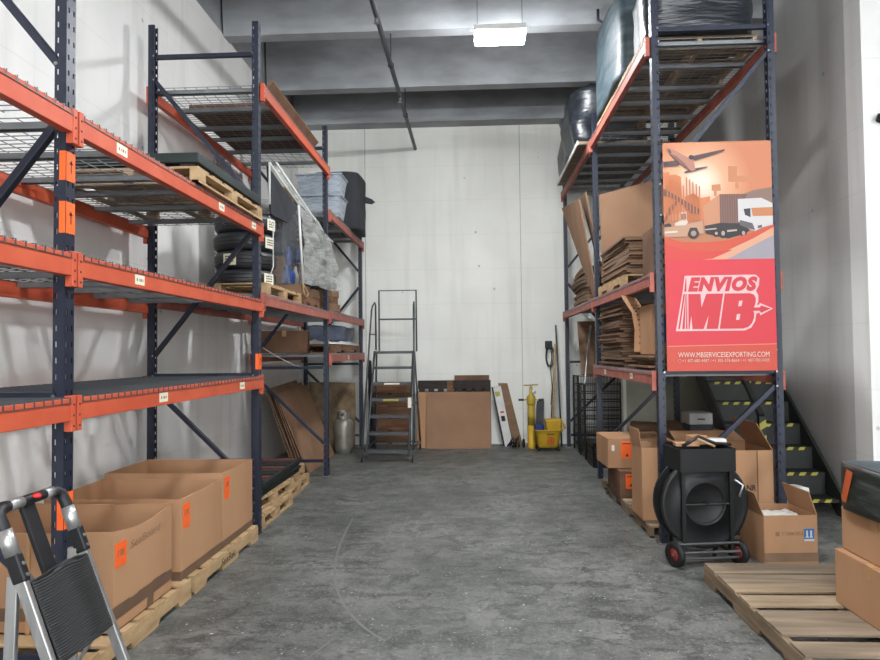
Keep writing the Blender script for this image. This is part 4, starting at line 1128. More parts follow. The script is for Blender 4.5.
# ------------------------------------------------------------------ right row floor: cartons
pallet((2.02, 7.55, 0), 1.08, 1.25, 'dark weathered pallet under the two stickered cartons', wood='wood_g', swood='wood_s', h=.1)
pallet((1.98, 6.42, 0), 1.0, .9, 'dark weathered pallet under the tall open carton behind the strapping reel cart', wood='wood_g', swood='wood_s', h=.1)
def front_sticker(t, x0, x1, y, z0, z1):
    s = MB().box(x0, x1, y-.0015, y, z0, z1).build('orange_sticker', M['neon'], t)
    k = MB(); xc = (x0+x1)/2
    k.add([(xc-.02, y-.002, z0+.02), (xc+.02, y-.002, z0+.02), (xc, y-.002, z0+.06)], [(0, 1, 2)])
    k.add([(x0+.012, y-.002, z1-.02), (x1-.012, y-.002, z1-.02), (x1-.012, y-.002, z1-.03), (x0+.012, y-.002, z1-.03)], [(0, 1, 2, 3)])
    k.build('sticker_print', M['red_d'], s)
c1 = closed_box((1.73, 7.42, .1), .52, .62, .27, 'lower carton with an orange sticker on the dark pallet at right', m='carton3', rz=0)
front_sticker(c1, -.2, -.09, -.31, .09, .24)
c2 = closed_box((1.71, 7.58, .372), .66, .6, .31, 'upper carton with an orange sticker stacked at the right rack', m='carton', rz=.02)
front_sticker(c2, -.19, -.07, -.3, .10, .28)
MB().box(-.29, -.26, -.3012, -.30, .18, .24).build('white_label', M['paper'], c2)
MB().box(.03, .09, -.3012, -.30, .19, .28).build('white_label', M['paper'], c2)
tc2 = open_box((1.645, 6.34, .101), .36, .40, .64, 'tall narrow open carton with side flap at the right rack post', m='carton', flaps=(('-x', .12),))
MB().add([(.0, -.2015, 0), (.006, -.2015, 0), (.006, -.2015, .64), (.0, -.2015, .64)], [(0, 1, 2, 3)]).build('fold_crease', M['carton3'], tc2)
lumpy((1.645, 6.34, .11), .27, .30, .56, 'dark crumpled goods filling the tall narrow carton', 'dust', 'dark_goods', 'goods', amp=.02, seed=21, n=8)
bc2 = open_box((2.26, 6.42, .101), .66, .6, .62, 'large open carton with black letters behind the strapping reel cart', m='carton', flaps=(('-x', 1.2), ('+y', 1.3), ('+x', -.5)))
text('NR', M['ink'], bc2, (.10, -.302, .27), (1, 0, 0), (0, 0, 1), .08, .05, 'printed_letters', bold=.02)
MB().box(.19, .2, -.3015, -.3, 0, .62).build('fold_crease', M['carton3'], bc2)
closed_box((2.32, 7.35, .101), .5, .6, .66, 'brown carton under the pale plastic case at right', m='carton3')
pr = thing('plastic_case', (2.32, 7.3, .762), 'pale grey plastic case with a dark handle on a brown carton', 'case')
MB().box(-.12, .12, -.14, .14, .07, .19).build('case_top', M['caseg'], pr, bevel=.012)
MB().box(-.11, .11, -.13, .13, 0, .07).build('case_base', M['dust'], pr, bevel=.008)
MB().box(-.04, .04, -.146, -.138, .12, .135).build('handle', M['black'], pr, bevel=.004)

# hose reel cart
def hose_reel():
    t = thing('strapping_reel_cart', (1.70, 5.30, 0), 'black steel strapping reel cart with two wheels and a top tray', 'reel cart', rz=.14)
    R = .335; zc = .455
    T = Matrix.Translation((0, .08, zc)) @ Matrix.Rotation(PI/2, 4, 'X')
    # front flange: ring + recessed dish, lathe about local z which points to -y
    prof = [(R, -.012), (R, .012), (R-.012, .018), (R-.03, .012), (.17, .006), (.165, .02), (.15, .022), (.145, -.03), (.10, -.055), (.05, -.06), (.05, -.02), (0, -.02)]
    MB().lathe(prof, 48, Matrix.Translation((0, -.06, zc)) @ Matrix.Rotation(PI/2, 4, 'X')).build('reel_flange', M['blackm'], t, smooth=True)
    MB().lathe([(R, -.01), (R, .01), (0, .01)], 48, Matrix.Translation((0, .09, zc)) @ Matrix.Rotation(PI/2, 4, 'X')).build('reel_flange', M['blackm'], t)
    MB().lathe([(.29, -.135), (.29, -.01)], 40, Matrix.Translation((0, -.055, zc)) @ Matrix.Rotation(PI/2, 4, 'X')).build('strapping_coil', M['rubber'], t)
    for s in (-1, 1):
        MB().box(s*.185-.013, s*.185+.013, -.115, -.09, .1, .86).build('upright', M['blackm'], t)
        MB().box(s*.185-.013, s*.185+.013, .12, .145, .1, .86).build('upright', M['blackm'], t)
        MB().tube([(s*.185, -.1, .1), (s*.185, .14, .1)], .012, 6).build('side_bar', M['blackm'], t)
    ty = MB().box(-.215, .215, -.13, .16, .70, .71)
    ty.box(-.215, .215, -.13, -.122, .71, .87).box(-.215, .215, .152, .16, .71, .87).box(-.215, -.207, -.13, .16, .71, .87).box(.207, .215, -.13, .16, .71, .87)
    ty.build('tray', M['blackm'], t)
    MB().tube([(-.185, -.10, .455), (.185, -.10, .455)], .010, 6).build('axle_bar', M['blackm'], t)
    MB().tube([(0, -.11, .455), (0, .12, .455)], .014, 8).build('spindle', M['blackm'], t)
    for z, y in ((.17, -.11), (.11, -.12), (.06, -.1)):
        MB().tube([(-.235, y, z), (.235, y, z)], .010, 6).build('lower_crossbar', M['greymetal'], t)
    for s in (-1, 1):
        m_ = Matrix.Translation((s*.245, -.08, .092)) @ Matrix.Rotation(.38, 4, 'Z') @ Matrix.Rotation(PI/2, 4, 'Y')
        w = MB().lathe([(.05, -.02), (.08, -.022), (.09, -.012), (.092, 0), (.09, .012), (.08, .022), (.05, .02), (.05, -.02)], 28, m_, cap=False).build('wheel', M['rubber'], t, smooth=True)
        MB().lathe([(0, -.014), (.05, -.014), (.052, 0), (.05, .014), (0, .014)], 20, m_).build('wheel_hub', mat('wheel_red', (120, 44, 38), .5), w, smooth=True)
        MB().lathe([(0, -.025), (.012, -.025), (.012, .025), (0, .025)], 10, m_).build('axle_cap', M['bolt'], w)
        MB().bar((s*.16, .13, 0), (s*.185, .13, .12), .03, .02).build('rear_foot', M['blackm'], t)
    MB().tube([(.20, -.13, .64), (.255, -.15, .60), (.22, -.16, .52)], .009, 8).build('crank_handle', M['steel'], t, smooth=True)
    return t
hose_reel()
# junk in the tray
jl = ['small kraft parcel lying on the reel cart tray', 'pale grey parcel on the right of the reel cart tray']
closed_box((1.74, 5.42, .872), .13, .1, .07, jl[0], m='carton', rz=.2).location = (1.72, 5.43, .872)
closed_box((1.86, 5.41, .872), .14, .09, .045, jl[1], m='paper', tape=None, rz=-.1)
b = MB().tube([(1.55, 5.22, .886), (1.68, 5.26, .95), (1.80, 5.25, .90), (1.93, 5.3, .886)], .014, 6)
tag(b.build('wrench_bundle', M['black'], smooth=True), 'dark long tool lying across the reel cart tray', 'tool')
b = MB().tube([(1.66, 5.21, .94), (1.78, 5.2, .885)], .01, 6)
tag(b.build('metal_rod', M['wood'], smooth=True), 'short pale stick resting on the reel cart tray', 'stick')
b = MB().box(1.52, 1.70, 5.29, 5.36, .872, .90)
tag(b.build('kraft_strip', M['carton'], bevel=.004), 'flat kraft strip on the left of the reel cart tray', 'carton piece')

# small open printed carton
sb = open_box((2.33, 5.46, 0), .40, .40, .36, 'small open carton with a printed logo and blue label in front of the rack', m='carton', rz=.06, flaps=(('-x', .35), ('+x', -.3)))
text('STEMCELL', M['ink_f'], sb, (-.07, -.2015, .215), (1, 0, 0), (0, 0, 1), .17, .024, 'printed_brand', bold=.015)
MB().add([(-.115, -.2015, .21), (-.085, -.2015, .21), (-.085, -.2015, .243), (-.1, -.2015, .238), (-.115, -.2015, .243)], [(0, 1, 2, 3, 4)]).build('printed_logo', M['ink_f'], sb)
MB().box(-.2, .2, -.2012, -.2003, .02, .085).build('tape_band', M['carton2'], sb)
bl = MB().box(.10, .175, -.202, -.2008, .17, .262).build('blue_label', mat('label_blue', (52, 104, 160), .5), sb)
MB().box(.115, .128, -.2026, -.202, .205, .248).box(.145, .158, -.2026, -.202, .205, .248).box(.11, .133, -.2026, -.202, .195, .205).box(.14, .163, -.2026, -.202, .195, .205).box(.10, .175, -.2026, -.202, .17, .186).build('label_symbols', M['white'], bl)
ppb = MB()
ppb.grid(lambda u, v: Vector((2.20+u*.27, 5.33+v*.24, .33+.02*noise.noise(Vector((u*5, v*5, 0))))), 8, 8)
tag(ppb.build('paper_sheet', M['paper'], solid=.004), 'white printed sheet lying inside the small open carton', 'paper')
lumpy((2.33, 5.46, .01), .31, .31, .29, 'folded paper filling the small open carton below its sheet', 'paper', 'paper_stuffing', 'paper', amp=.004, n=6, seed=5)
lumpy((2.82, 6.12, 0), .20, .22, .40, 'white bag standing behind the small open carton', 'white', 'bag', 'bag', amp=.03, n=8, seed=15, taper=.3)

# right foreground pallet and boxes
pr_ = pallet((2.21, 4.14, 0), 1.28, 1.44, 'grey weathered wooden pallet lying at the lower right', wood='wood_g', swood='wood_s', h=.13, boards=7, rz=0, ypos=[(-.72, -.56), (-.47, -.31), (-.305, -.14), (-.07, .10), (.16, .315), (.32, .475), (.51, .72)])
closed_box((2.45, 3.80, .131), .72, .68, .31, 'lower kraft carton on the weathered pallet at the right edge', m='carton', tape_along='x')
closed_box((2.49, 3.80, .443), .72, .66, .245, 'middle kraft carton of the right edge stack, under the black wrapped one', m='carton', tape_along='x')
dw = lumpy((2.475, 3.80, .69), .74, .66, .25, 'black shrink wrapped carton on top of the right edge stack', 'boxwrap', 'wrapped_box', 'wrapped box', amp=.012, n=8, seed=33)
so = MB().add([(-.388, .24, .06), (-.388, .195, .04), (-.386, .12, .225), (-.386, .18, .235)], [(0, 1, 2, 3)]).build('orange_sticker', M['rust'], dw, solid=.003)
MB().box(-.35, .35, -.30, .30, .245, .262).build('top_film_fold', M['greywrap'], dw, bevel=.006)

# ------------------------------------------------------------------ right row shelves
# level 1.42
sheet_stack((1.94, 7.78, 1.43), .84, 1.2, 26, .026, 'tall stack of brown flattened cartons on the low right shelf', m='carton3', jit=.03)
sheet_stack((1.89, 6.40, 1.43), .7, .78, 6, .022, 'short stack of flattened cartons on the low right shelf near the post', m='carton2', jit=.05)
pbx = closed_box((1.80, 6.33, 1.565), .46, .44, .45, 'kraft carton with a dark blue panel on the short carton stack', m='carton')
MB().box(-.19, -.03, -.2225, -.2205, .10, .36).build('dark_blue_panel', M['bluep'], pbx)
# hanging strip
hs = MB()
def strip(u, v):
    pts = [(1.52, 6.80, 2.135), (1.55, 6.74, 2.06), (1.60, 6.68, 1.96), (1.615, 6.64, 1.80), (1.60, 6.62, 1.59)]
    k = v*4; i = min(3, int(k)); f = k-i
    p = Vector(pts[i]).lerp(Vector(pts[i+1]), f)
    return p+Vector((.145*(u-.5), 0, -.03*(u-.5)*(1-v)))
hs.grid(strip, 6, 24)
hs_o = thing('cardboard_strip', (0, 0, 0), 'long perforated cardboard strip hanging from the right middle beam', 'cardboard strip')
hs_o.location = (1.55, 6.7, 1.58)
o_ = hs_o.location
hb = hs.build('strip_body', M['carton'], hs_o, solid=.008, off=o_)
for j in range(9):
    for u in (.35, .65):
        p = strip(u, .3+j*.075)
        MB().box(p.x-.010, p.x+.010, p.y-.008, p.y-.0045, p.z-.007, p.z+.007).build('perforation', M['carton3'], hb, off=o_)
# level 2.25
pallet((1.98, 7.68, 2.26), .92, 1.44, 'pale pallet under the flattened cartons on the middle right shelf', boards=7, h=.115)
sheet_stack((1.99, 7.70, 2.376), .86, 1.40, 16, .025, 'stack of flattened cartons on the middle right shelf', m='carton2', jit=.03)
bb = MB().box(1.66, 1.69, 6.2, 6.75, 2.262, 2.74)
tag(bb.build('brown_board', M['carton3']), 'dark brown board standing on the middle right shelf by the near post', 'board')
def board(name, pts, th, m, label, cat):
    P = [Vector(p) for p in pts]; n_ = (P[1]-P[0]).cross(P[-1]-P[0]).normalized()*th
    k = len(P); q = MB().add(P+[p+n_ for p in P], [tuple(range(k)), tuple(range(k, 2*k))[::-1]]+[(i, (i+1) % k, (i+1) % k+k, i+k) for i in range(k)])
    return tag(q.build(name, M[m]), label, cat)
board('cardboard_sheet', [(1.60, 8.50, 2.27), (2.50, 8.50, 2.27), (2.48, 8.60, 3.78), (1.58, 8.56, 3.55)], .012, 'kraft', 'huge cardboard sheet standing across the middle right shelf behind the carton stack', 'cardboard sheet')
board('cardboard_sheet', [(1.70, 8.80, 2.27), (1.74, 8.95, 2.27), (1.50, 9.5, 3.72), (1.46, 8.85, 3.66)], .012, 'carton2', 'narrow cardboard sheet seen edge-on left of the huge one', 'cardboard sheet')
board('cardboard_sheet', [(1.58, 8.82, 2.27), (1.60, 9.15, 2.27), (1.43, 11.0, 3.90), (1.40, 9.0, 3.60)], .014, 'kraft', 'tapered cardboard sheet jutting out of the middle right shelf into the aisle', 'cardboard sheet')
sheet_stack((1.93, 10.35, 2.26), .64, 1.4, 11, .05, 'bowed pile of flattened cartons on the middle right shelf by the back wall', m='carton2', jit=.03, bow=.05)
# top bay 12
pallet((2.04, 7.25, 4.28), 1.0, 2.3, 'weathered long pallet on the high right shelf under grey wrapped goods', wood='wood_g', swood='wood', boards=10, h=.12)
lumpy((2.0, 7.7, 4.401), .98, 1.5, .95, 'grey shrink wrapped load high on the right racking', 'greywrap', 'wrapped_load', 'wrapped goods', amp=.015, seed=41)
lumpy((2.02, 6.38, 4.401), .92, .72, .5, 'dark shrink wrapped load at the near top of the right racking', 'blackwrap', 'wrapped_load', 'wrapped goods', amp=.03, seed=47)
b = MB().tube([(1.6, 5.95, 4.215), (2.3, 5.98, 4.215)], .012, 6)
# top bay 23
sl = thing('wooden_slab', (1.90, 9.95, 4.28), 'wooden slab with a white edge overhanging the high far right shelf', 'board')
MB().box(-.52, .56, -1.1, 1.1, 0, .04).build('slab', M['wood_g'], sl)
MB().box(-.535, -.521, -1.1, 1.1, -.005, .05).build('white_edge', M['white'], sl)
bw = lumpy((1.86, 10.0, 4.321), .98, 2.1, .78, 'black wrapped load on the wooden slab high at the far right', 'blackwrap', 'wrapped_load', 'wrapped goods', amp=.06, seed=55)

# ------------------------------------------------------------------ banner
bn = thing('banner', (1.59, 5.735, 1.43), 'orange and red advertising banner with plane, truck and logo on the rack end', 'banner')
BW, BH = .885, 1.905
MB().box(0, BW, 0, .003, 0, BH).build('banner_sheet', printed_sky(), bn)
def bp(x, y): return ((x-664)/126.5, (371-y)/228*BH)      # photo print layout -> metres on the banner
def c7(x, y): return bp(660+x/5.74, 140+y/5.74)
def c8(x, y): return bp(670+x/7.764, 265+y/7.764)
_pc = {}
def pm(rgb):
    if rgb not in _pc: _pc[rgb] = mat('print_%d_%d_%d' % rgb, tuple(v*.80 for v in rgb), .5, rgb2=tuple(v*.81 for v in rgb))
    return _pc[rgb]
lay = [0]
def art(name, polys, rgb, conv, parent=None, dy=None):
    lay[0] += 1
    y = -.0004*lay[0] if dy is None else dy
    q = MB()
    for p in polys:
        P = []
        for x, z in [conv(*c) for c in p]:
            if conv is not c8: x = BW if x > BW-.03 else (0 if x < .02 else x)
            P.append((min(max(x, 0), BW), min(max(z, 0), BH)))
        q.flat(P, y)
    return q.build(name, pm(rgb), bn)
def circ(x, y, r, n=18, rx=1): return [(x+rx*r*math.cos(2*PI*i/n), y+r*math.sin(2*PI*i/n)) for i in range(n)]
art('printed_skyline', [[(18, 190), (60, 185), (62, 205), (95, 200), (130, 215), (135, 430), (18, 430)], [(150, 330), (200, 310), (240, 340), (300, 330), (300, 470), (150, 470)]], (222, 132, 84), c7)
art('printed_tower', [[(310, 265), (362, 262), (365, 300), (340, 302), (340, 330), (322, 330), (322, 300), (310, 300)], [(410, 160), (465, 162), (460, 215), (570, 228), (555, 255), (410, 250)], [(450, 255), (470, 255), (470, 290), (450, 290)]], (214, 140, 98), c7)
art('printed_hill', [[(470, 330), (560, 300), (644, 285), (644, 420), (470, 420)]], (150, 120, 108), c7)
art('printed_ground', [[(18, 470), (644, 470), (644, 600), (18, 600)]], (196, 128, 92), c7)
art('printed_container', [[(355, 320), (520, 322), (480, 400), (480, 490), (355, 492)]], (126, 92, 82), c7)
art('printed_container_ribs', [[(x, 326), (x+3, 326), (x+3, 488), (x, 488)] for x in range(365, 480, 14)], (150, 112, 98), c7)
art('printed_container_side', [[(255, 388), (355, 320), (355, 492), (262, 500)]], (214, 148, 112), c7)
art('printed_trailer', [[(262, 500), (355, 485), (480, 490), (530, 530), (500, 550), (400, 575), (330, 560), (268, 545)]], (54, 46, 50), c7)
art('printed_truck_cab', [[(462, 350), (600, 346), (630, 360), (644, 378), (644, 500), (600, 515), (560, 535), (520, 520), (500, 490), (462, 480)]], (226, 222, 220), c7)
art('printed_cab_window', [[(495, 408), (535, 404), (535, 456), (502, 442)]], (60, 62, 72), c7)
art('printed_windscreen', [[(540, 403), (644, 400), (644, 450), (548, 450)]], (216, 138, 92), c7)
art('printed_cab_steps', [[(470, 470), (545, 490), (560, 530), (520, 520), (470, 500)], [(575, 505), (600, 500), (600, 515), (575, 520)]], (104, 100, 104), c7)
for q_ in (circ(330, 545, 20), circ(368, 545, 28, rx=.8), circ(490, 545, 24, rx=.8), circ(195, 540, 34), circ(48, 500, 18)): art('printed_wheel', [q_], (52, 42, 42), c7)
for q_ in (circ(330, 545, 9), circ(370, 545, 14, rx=.8), circ(490, 546, 12, rx=.8)): art('printed_wheel_hub', [q_], (190, 176, 166), c7)
art('printed_crane_body', [[(20, 505), (90, 500), (160, 490), (250, 470), (256, 545), (230, 545), (215, 510), (175, 510), (155, 560), (20, 562)]], (206, 160, 130), c7)
art('printed_crane_boom', [[(18, 282), (50, 296), (235, 405), (228, 432), (190, 428), (100, 350), (18, 318)]], (124, 86, 76), c7)
art('printed_crane_arm', [[(95, 350), (112, 356), (72, 410), (30, 480), (18, 480), (18, 465), (50, 400)]], (140, 96, 80), c7)
art('printed_crane_cab', [[(115, 420), (160, 418), (162, 482), (150, 495), (85, 498), (85, 482), (115, 470)]], (236, 216, 200), c7)
art('printed_cab_glass', [[(122, 430), (152, 428), (154, 462), (124, 464)]], (150, 122, 112), c7)
art('printed_body_stripe', [[(20, 530), (100, 526), (100, 536), (20, 541)]], (236, 220, 204), c7)
art('printed_wheel_front', [circ(195, 543, 30)], (70, 54, 52), c7)
art('printed_wheel_front_hub', [circ(195, 543, 16)], (168, 150, 140), c7)
# aeroplane
art('printed_wing', [[(180, 112), (205, 97), (390, 63), (388, 72), (330, 92), (215, 125)], [(18, 142), (40, 128), (95, 122), (130, 130), (115, 152), (18, 158)], [(145, 190), (190, 172), (288, 160), (285, 166), (200, 188), (150, 195)]], (96, 74, 76), c7)
art('printed_fuselage', [[(45, 52), (55, 48), (80, 56), (150, 95), (205, 125), (214, 178), (195, 188), (172, 178), (120, 140), (62, 82)]], (196, 136, 116), c7)
for q_ in (circ(190, 106, 13, rx=1.2), circ(40, 138, 11, rx=1.2)): art('printed_engine', [q_], (70, 58, 66), c7)
art('printed_cockpit', [[(50, 55), (66, 60), (74, 78), (66, 80)]], (70, 58, 66), c7)
art('printed_fuselage_shade', [[(62, 82), (120, 140), (172, 178), (185, 183), (150, 140), (100, 95)]], (140, 100, 92), c7)
art('printed_hub_light', [[(262, 520), (330, 515), (330, 522), (262, 527)], [(392, 528), (450, 524), (450, 534), (392, 540)]], (206, 190, 176), c7)
art('printed_building', [[(x, 215+(x*7)%60), (x+7, 215+(x*7)%60), (x+7, 470), (x, 470)] for x in range(22, 250, 19)], (216, 130, 86), c7)
# swooshes
def arcp(top, bot): return top+bot[::-1]
art('printed_swoosh_orange', [arcp([(18, 560), (120, 590), (260, 596), (400, 585), (540, 545), (644, 500)], [(18, 740), (200, 740), (400, 700), (540, 660), (600, 600), (644, 560)])], (222, 88, 62), c7)
art('printed_swoosh_peach', [arcp([(240, 700), (400, 640), (540, 580), (644, 515)], [(200, 740), (420, 690), (560, 625), (644, 575)])], (238, 176, 142), c7)
art('printed_swoosh_grey', [[(220, 745), (420, 680), (560, 610), (644, 560), (644, 745)]], (170, 164, 172), c7)
art('printed_swoosh_red', [arcp([(18, 600), (150, 640), (300, 650), (420, 640)], [(18, 690), (150, 700), (300, 690), (420, 642)])], (226, 72, 66), c7)
art('printed_red_field', [[(663, 261), (775, 261), (775, 372), (663, 372)]], (232, 62, 74), bp)
art('printed_footer', [[(663, 346.5), (775, 345), (775, 372), (663, 372)]], (224, 84, 66), bp)
art('printed_footer_line', [[(663, 346), (775, 344.6), (775, 345.4), (663, 346.8)]], (244, 150, 120), bp)
# logo
art('logo_outline', [[(105, 92), (590, 90), (670, 92), (698, 118), (692, 172), (668, 215), (686, 250), (684, 300), (672, 322), (690, 322), (696, 308), (800, 352), (698, 402), (690, 382), (666, 390), (656, 445), (625, 495), (572, 517), (25, 517), (84, 222)]], (246, 206, 206), c8)
RED = (226, 58, 70)
yb = -.0004*(lay[0]+1)
lay[0] += 1
art('logo_stripe', [[(112, 112), (118, 112), (116, 214), (98, 214)], [(92, 232), (104, 232), (58, 500), (44, 500)], [(108, 232), (112, 232), (96, 500), (76, 500)], [(116, 232), (121, 232), (118, 500), (106, 500)]], RED, c8)
art('logo_letter_m', [[(130, 232), (228, 232), (233, 335), (274, 232), (408, 232), (360, 502), (268, 502), (288, 400), (246, 502), (158, 502), (150, 400), (134, 502), (126, 502)]], RED, c8)
art('logo_letter_b', [[(420, 232), (620, 232), (652, 244), (666, 270), (662, 310), (648, 345), (640, 362), (650, 385), (648, 420), (630, 462), (600, 490), (560, 502), (374, 502)]], RED, c8)
art('logo_arrow', [[(640, 342), (696, 342), (704, 326), (780, 352), (704, 384), (694, 368), (640, 368)]], RED, c8)
art('logo_counter', [[(532, 290), (560, 288), (550, 330), (524, 332)], [(512, 392), (540, 390), (530, 434), (504, 436)]], (246, 206, 206), c8)
o0 = bp(*(670+128/7.764, 265+216/7.764)); o1 = bp(*(670+682/7.764, 265+103/7.764))
yb = -.0004*(lay[0]+1)
text('ENVIOS', pm(RED), bn, (o0[0], yb, o0[1]), (1, 0, 0), (0, 0, 1), o1[0]-o0[0], o1[1]-o0[1], 'logo_word', shear=.25, bold=.07, space=1.16)
o0 = bp(675, 357.5); o1 = bp(768, 352.5)
text('WWW.MBSERVICESEXPORTING.COM', pm((246, 228, 214)), bn, (o0[0], yb, o0[1]), (1, 0, 0), (0, 0, 1), o1[0]-o0[0], o1[1]-o0[1], 'web_address')
o0 = bp(679, 362.3); o1 = bp(768, 359.2)
text('+1 407-680-4487 / +1 305-576-8664 / +1 407-702-5425', pm((240, 205, 188)), bn, (o0[0], yb, o0[1]), (1, 0, 0), (0, 0, 1), o1[0]-o0[0], o1[1]-o0[1], 'phone_numbers')
MB().tube([(bp(676.4, 360.8)[0]+.012*math.cos(i*PI/6), yb, bp(676.4, 360.8)[1]+.012*math.sin(i*PI/6)) for i in range(12)], .0015, 4, closed=True).build('phone_symbol', pm((240, 205, 188)), bn)
for x, z in ((.012, 1.90), (BW-.012, 1.90), (.012, .02), (BW-.012, .02)):
    MB().tube([(x, -.002, z), (x+(.04 if x > .4 else -.04), .03, z+.03)], .003, 5).build('tie', M['black'], bn)

# ------------------------------------------------------------------ steel stairs
st = thing('steel_staircase', (3.06, 6.74, 0), 'dark steel staircase with yellow and black taped step edges behind the rack', 'staircase')
x0, x1 = 2.66-3.06, 3.46-3.06
NST = 11; rise, go = .215, .25
for n in range(NST):
    y = .25*n; z = .16+rise*n
    s = MB().box(x0, x1, y, y+go+.02, z-.03, z); s.box(x0, x1, y+go, y+go+.01, z, z+rise-.03)
    so = s.build('step', M['stair'], st)
    tp = MB(); tpk = MB(); w = .058
    k = 0; x = x0+.02
    while x < x1-.04:
        q = [(x, y-.0015, z-.03), (x+w, y-.0015, z-.03), (x+w+.02, y-.0015, z), (x+.02, y-.0015, z)]
        q2 = [(x+.02, y-.0015, z+.0008), (x+w+.02, y-.0015, z+.0008), (x+w+.035, y+.03, z+.0008), (x+.035, y+.03, z+.0008)]
        (tp if k % 2 else tpk).add(q, [(0, 1, 2, 3)]).add(q2, [(0, 1, 2, 3)])
        x += w; k += 1
    tp.build('yellow_edge_tape', M['tapey'], so); tpk.build('black_edge_tape', M['ink'], so)
for xs in (x0-.03, x1):
    b = MB(); zz = lambda n: .16+rise*n
    a0 = (-.16, -.0); 
    b.add([(xs, -.2, 0), (xs, .05, 0), (xs, .25*NST+.05, zz(NST)-.2), (xs, .25*NST+.05, zz(NST)+.03), (xs, -.05, .2), (xs, -.2, .06),
           (xs+.03, -.2, 0), (xs+.03, .05, 0), (xs+.03, .25*NST+.05, zz(NST)-.2), (xs+.03, .25*NST+.05, zz(NST)+.03), (xs+.03, -.05, .2), (xs+.03, -.2, .06)],
          [(0, 1, 2, 3, 4, 5), (11, 10, 9, 8, 7, 6)]+[(i, (i+1) % 6, (i+1) % 6+6, i+6) for i in range(6)])
    b.build('side_stringer', M['stair'], st)
b = MB().box(x0-.03, x1+.03, .25*NST, .25*NST+.9, .16+rise*NST-.06, .16+rise*NST); b.build('landing', M['stair'], st)
for xs in (x0-.02, x1-.03):
    MB().box(xs, xs+.06, .25*NST+.8, .25*NST+.86, 0, .16+rise*NST-.06).build('landing_post', M['stair'], st)
pst = MB().box(-.30, -.24, .06, .12, .16, .95).build('rail_post', M['stair'], st)
ht = MB(); 
for k in range(4):
    z = .36+k*.15; ht.add([(-.302, .059, z), (-.238, .059, z+.04), (-.238, .059, z+.11), (-.302, .059, z+.07)], [(0, 1, 2, 3)])
ht.build('yellow_post_tape', M['tapey'], pst, solid=.002)
MB().bar((-.27, .09, .95), (-.27, 2.6, 3.1), .05, .05).build('handrail', M['stair'], st)

# wall sensor
ws = thing('wall_sensor', (3.74, 6.4, 3.70), 'small black wall sensor high on the white wall at the right edge', 'sensor')
MB().lathe([(0, 0), (.03, 0), (.03, .02), (0, .02)], 14, Matrix.Rotation(PI/2, 4, 'X')).build('mount', M['black'], ws)
MB().tube([(0, -.02, 0), (-.03, -.06, .005)], .012, 8).build('arm', M['black'], ws)
MB().tube([(-.05, -.06, .01), (.1, -.09, -.02)], [.03, .04], 14).build('sensor_body', M['black'], ws, smooth=True)

# floor scratches (worn tyre arcs): real thin marks on the slab
def arc(pts, w, nm):
    q = MB(); P = [Vector((x, y, .0006)) for x, y in pts]
    for i in range(len(P)-1):
        d = (P[i+1]-P[i]).normalized(); n_ = Vector((-d.y, d.x, 0))*w/2
        q.add([P[i]-n_, P[i+1]-n_, P[i+1]+n_, P[i]+n_], [(0, 1, 2, 3)])
    o = q.build('trim_%d' % nm, M['scuff']); o['kind'] = 'structure'
def bez(a, b_, c, d, n=24):
    r = []
    for i in range(n+1):
        t = i/n; r.append(tuple((1-t)**3*a[k]+3*t*(1-t)**2*b_[k]+3*t*t*(1-t)*c[k]+t**3*d[k] for k in (0, 1)))
    return r
arc(bez((-1.20, 6.65), (-1.16, 5.5), (-1.06, 4.45), (-.53, 3.85), 32), .018, 15)
arc(bez((-.80, 4.75), (-.80, 4.65), (-.79, 4.6), (-.79, 4.5)), .006, 16)
arc(bez((-.76, 4.75), (-.76, 4.65), (-.75, 4.6), (-.75, 4.5)), .005, 17)
arc(bez((-.82, 3.84), (-.86, 3.72), (-.88, 3.66), (-.92, 3.58)), .008, 18)

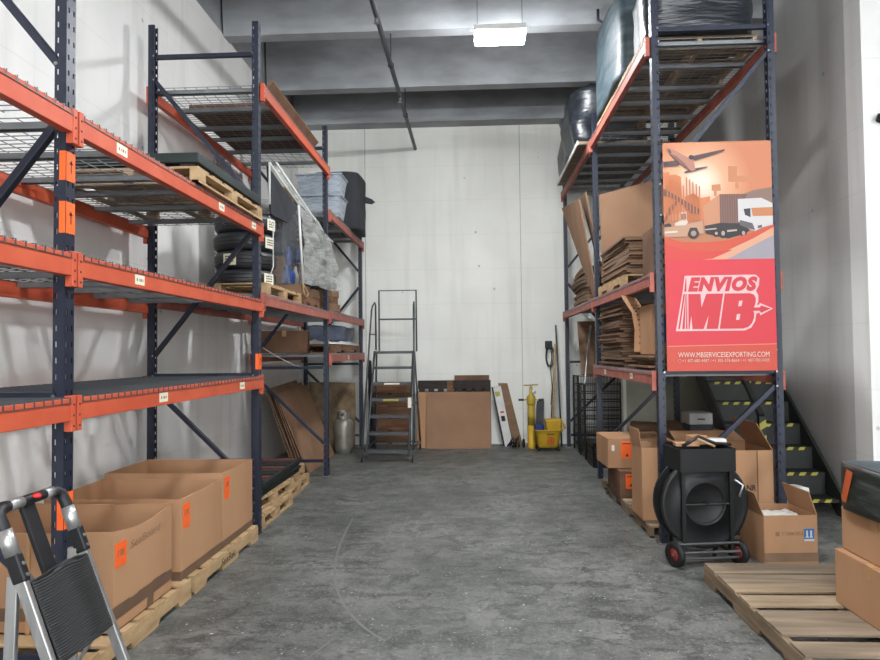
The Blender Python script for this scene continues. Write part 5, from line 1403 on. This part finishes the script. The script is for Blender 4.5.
GR = {'tyre': 'tyres stacked on the middle left shelf', 'plastic_tote': 'grey totes on the high far left shelf', 'ceiling_light': 'LED lights under the ceiling',
      'wooden_pallet': 'wooden pallets around the racking', 'slatted_pallet': 'dark slatted pallets in the left row', 'wire_cage': 'black wire cages in the right rack',
      'black_crate': 'black flat crates in the right rack', 'flattened_carton_stack': 'stacks of flattened cartons in the right rack', 'cardboard_sheet': 'large loose cardboard sheets',
      'cardboard_box': 'cardboard boxes stored in the warehouse', 'wrapped_load': 'shrink wrapped loads'}
for o in list(C.objects):
    if o.parent is None and 'label' in o.keys() and 'group' not in o.keys():
        g = GR.get(o.name.split('.')[0])
        if g: o['group'] = g

# ------------------------------------------------------------------ light, world, camera
w = bpy.data.worlds.new('daylight'); scn.world = w; w.use_nodes = True
bg = w.node_tree.nodes['Background']; bg.inputs[0].default_value = (.93, .965, 1, 1); bg.inputs[1].default_value = 2.4

H, yaw, pit, rol, f = 1.61, .050, .032, .0104, 682
F = Vector((-math.sin(yaw)*math.cos(pit), math.cos(yaw)*math.cos(pit), math.sin(pit)))
R = Vector((math.cos(yaw), math.sin(yaw), 0)); U = R.cross(F)
c, s = math.cos(rol), math.sin(rol)
R2 = R*c-U*s; U2 = R*s+U*c
cam = bpy.data.cameras.new('camera'); co = bpy.data.objects.new('camera', cam); C.objects.link(co)
m = Matrix((R2, U2, -F)).transposed().to_4x4(); m.translation = (0, 0, H)
co.matrix_world = m
cam.sensor_width = 36; cam.lens = 36*f/880; cam.clip_end = 200; cam.clip_start = .05
scn.camera = co
vs_ = scn.view_settings
scn.display_settings.display_device = 'sRGB'
vs_.view_transform = 'Standard'; vs_.look = 'None'; vs_.exposure = 1.42; vs_.gamma = 1; vs_.use_curve_mapping = False
scn.cycles.max_bounces = 8; scn.cycles.diffuse_bounces = 5; scn.cycles.transparent_max_bounces = 16
scn.cycles.use_denoising = True; scn.cycles.caustics_reflective = False; scn.cycles.caustics_refractive = False
scn.cycles.sample_clamp_indirect = 8
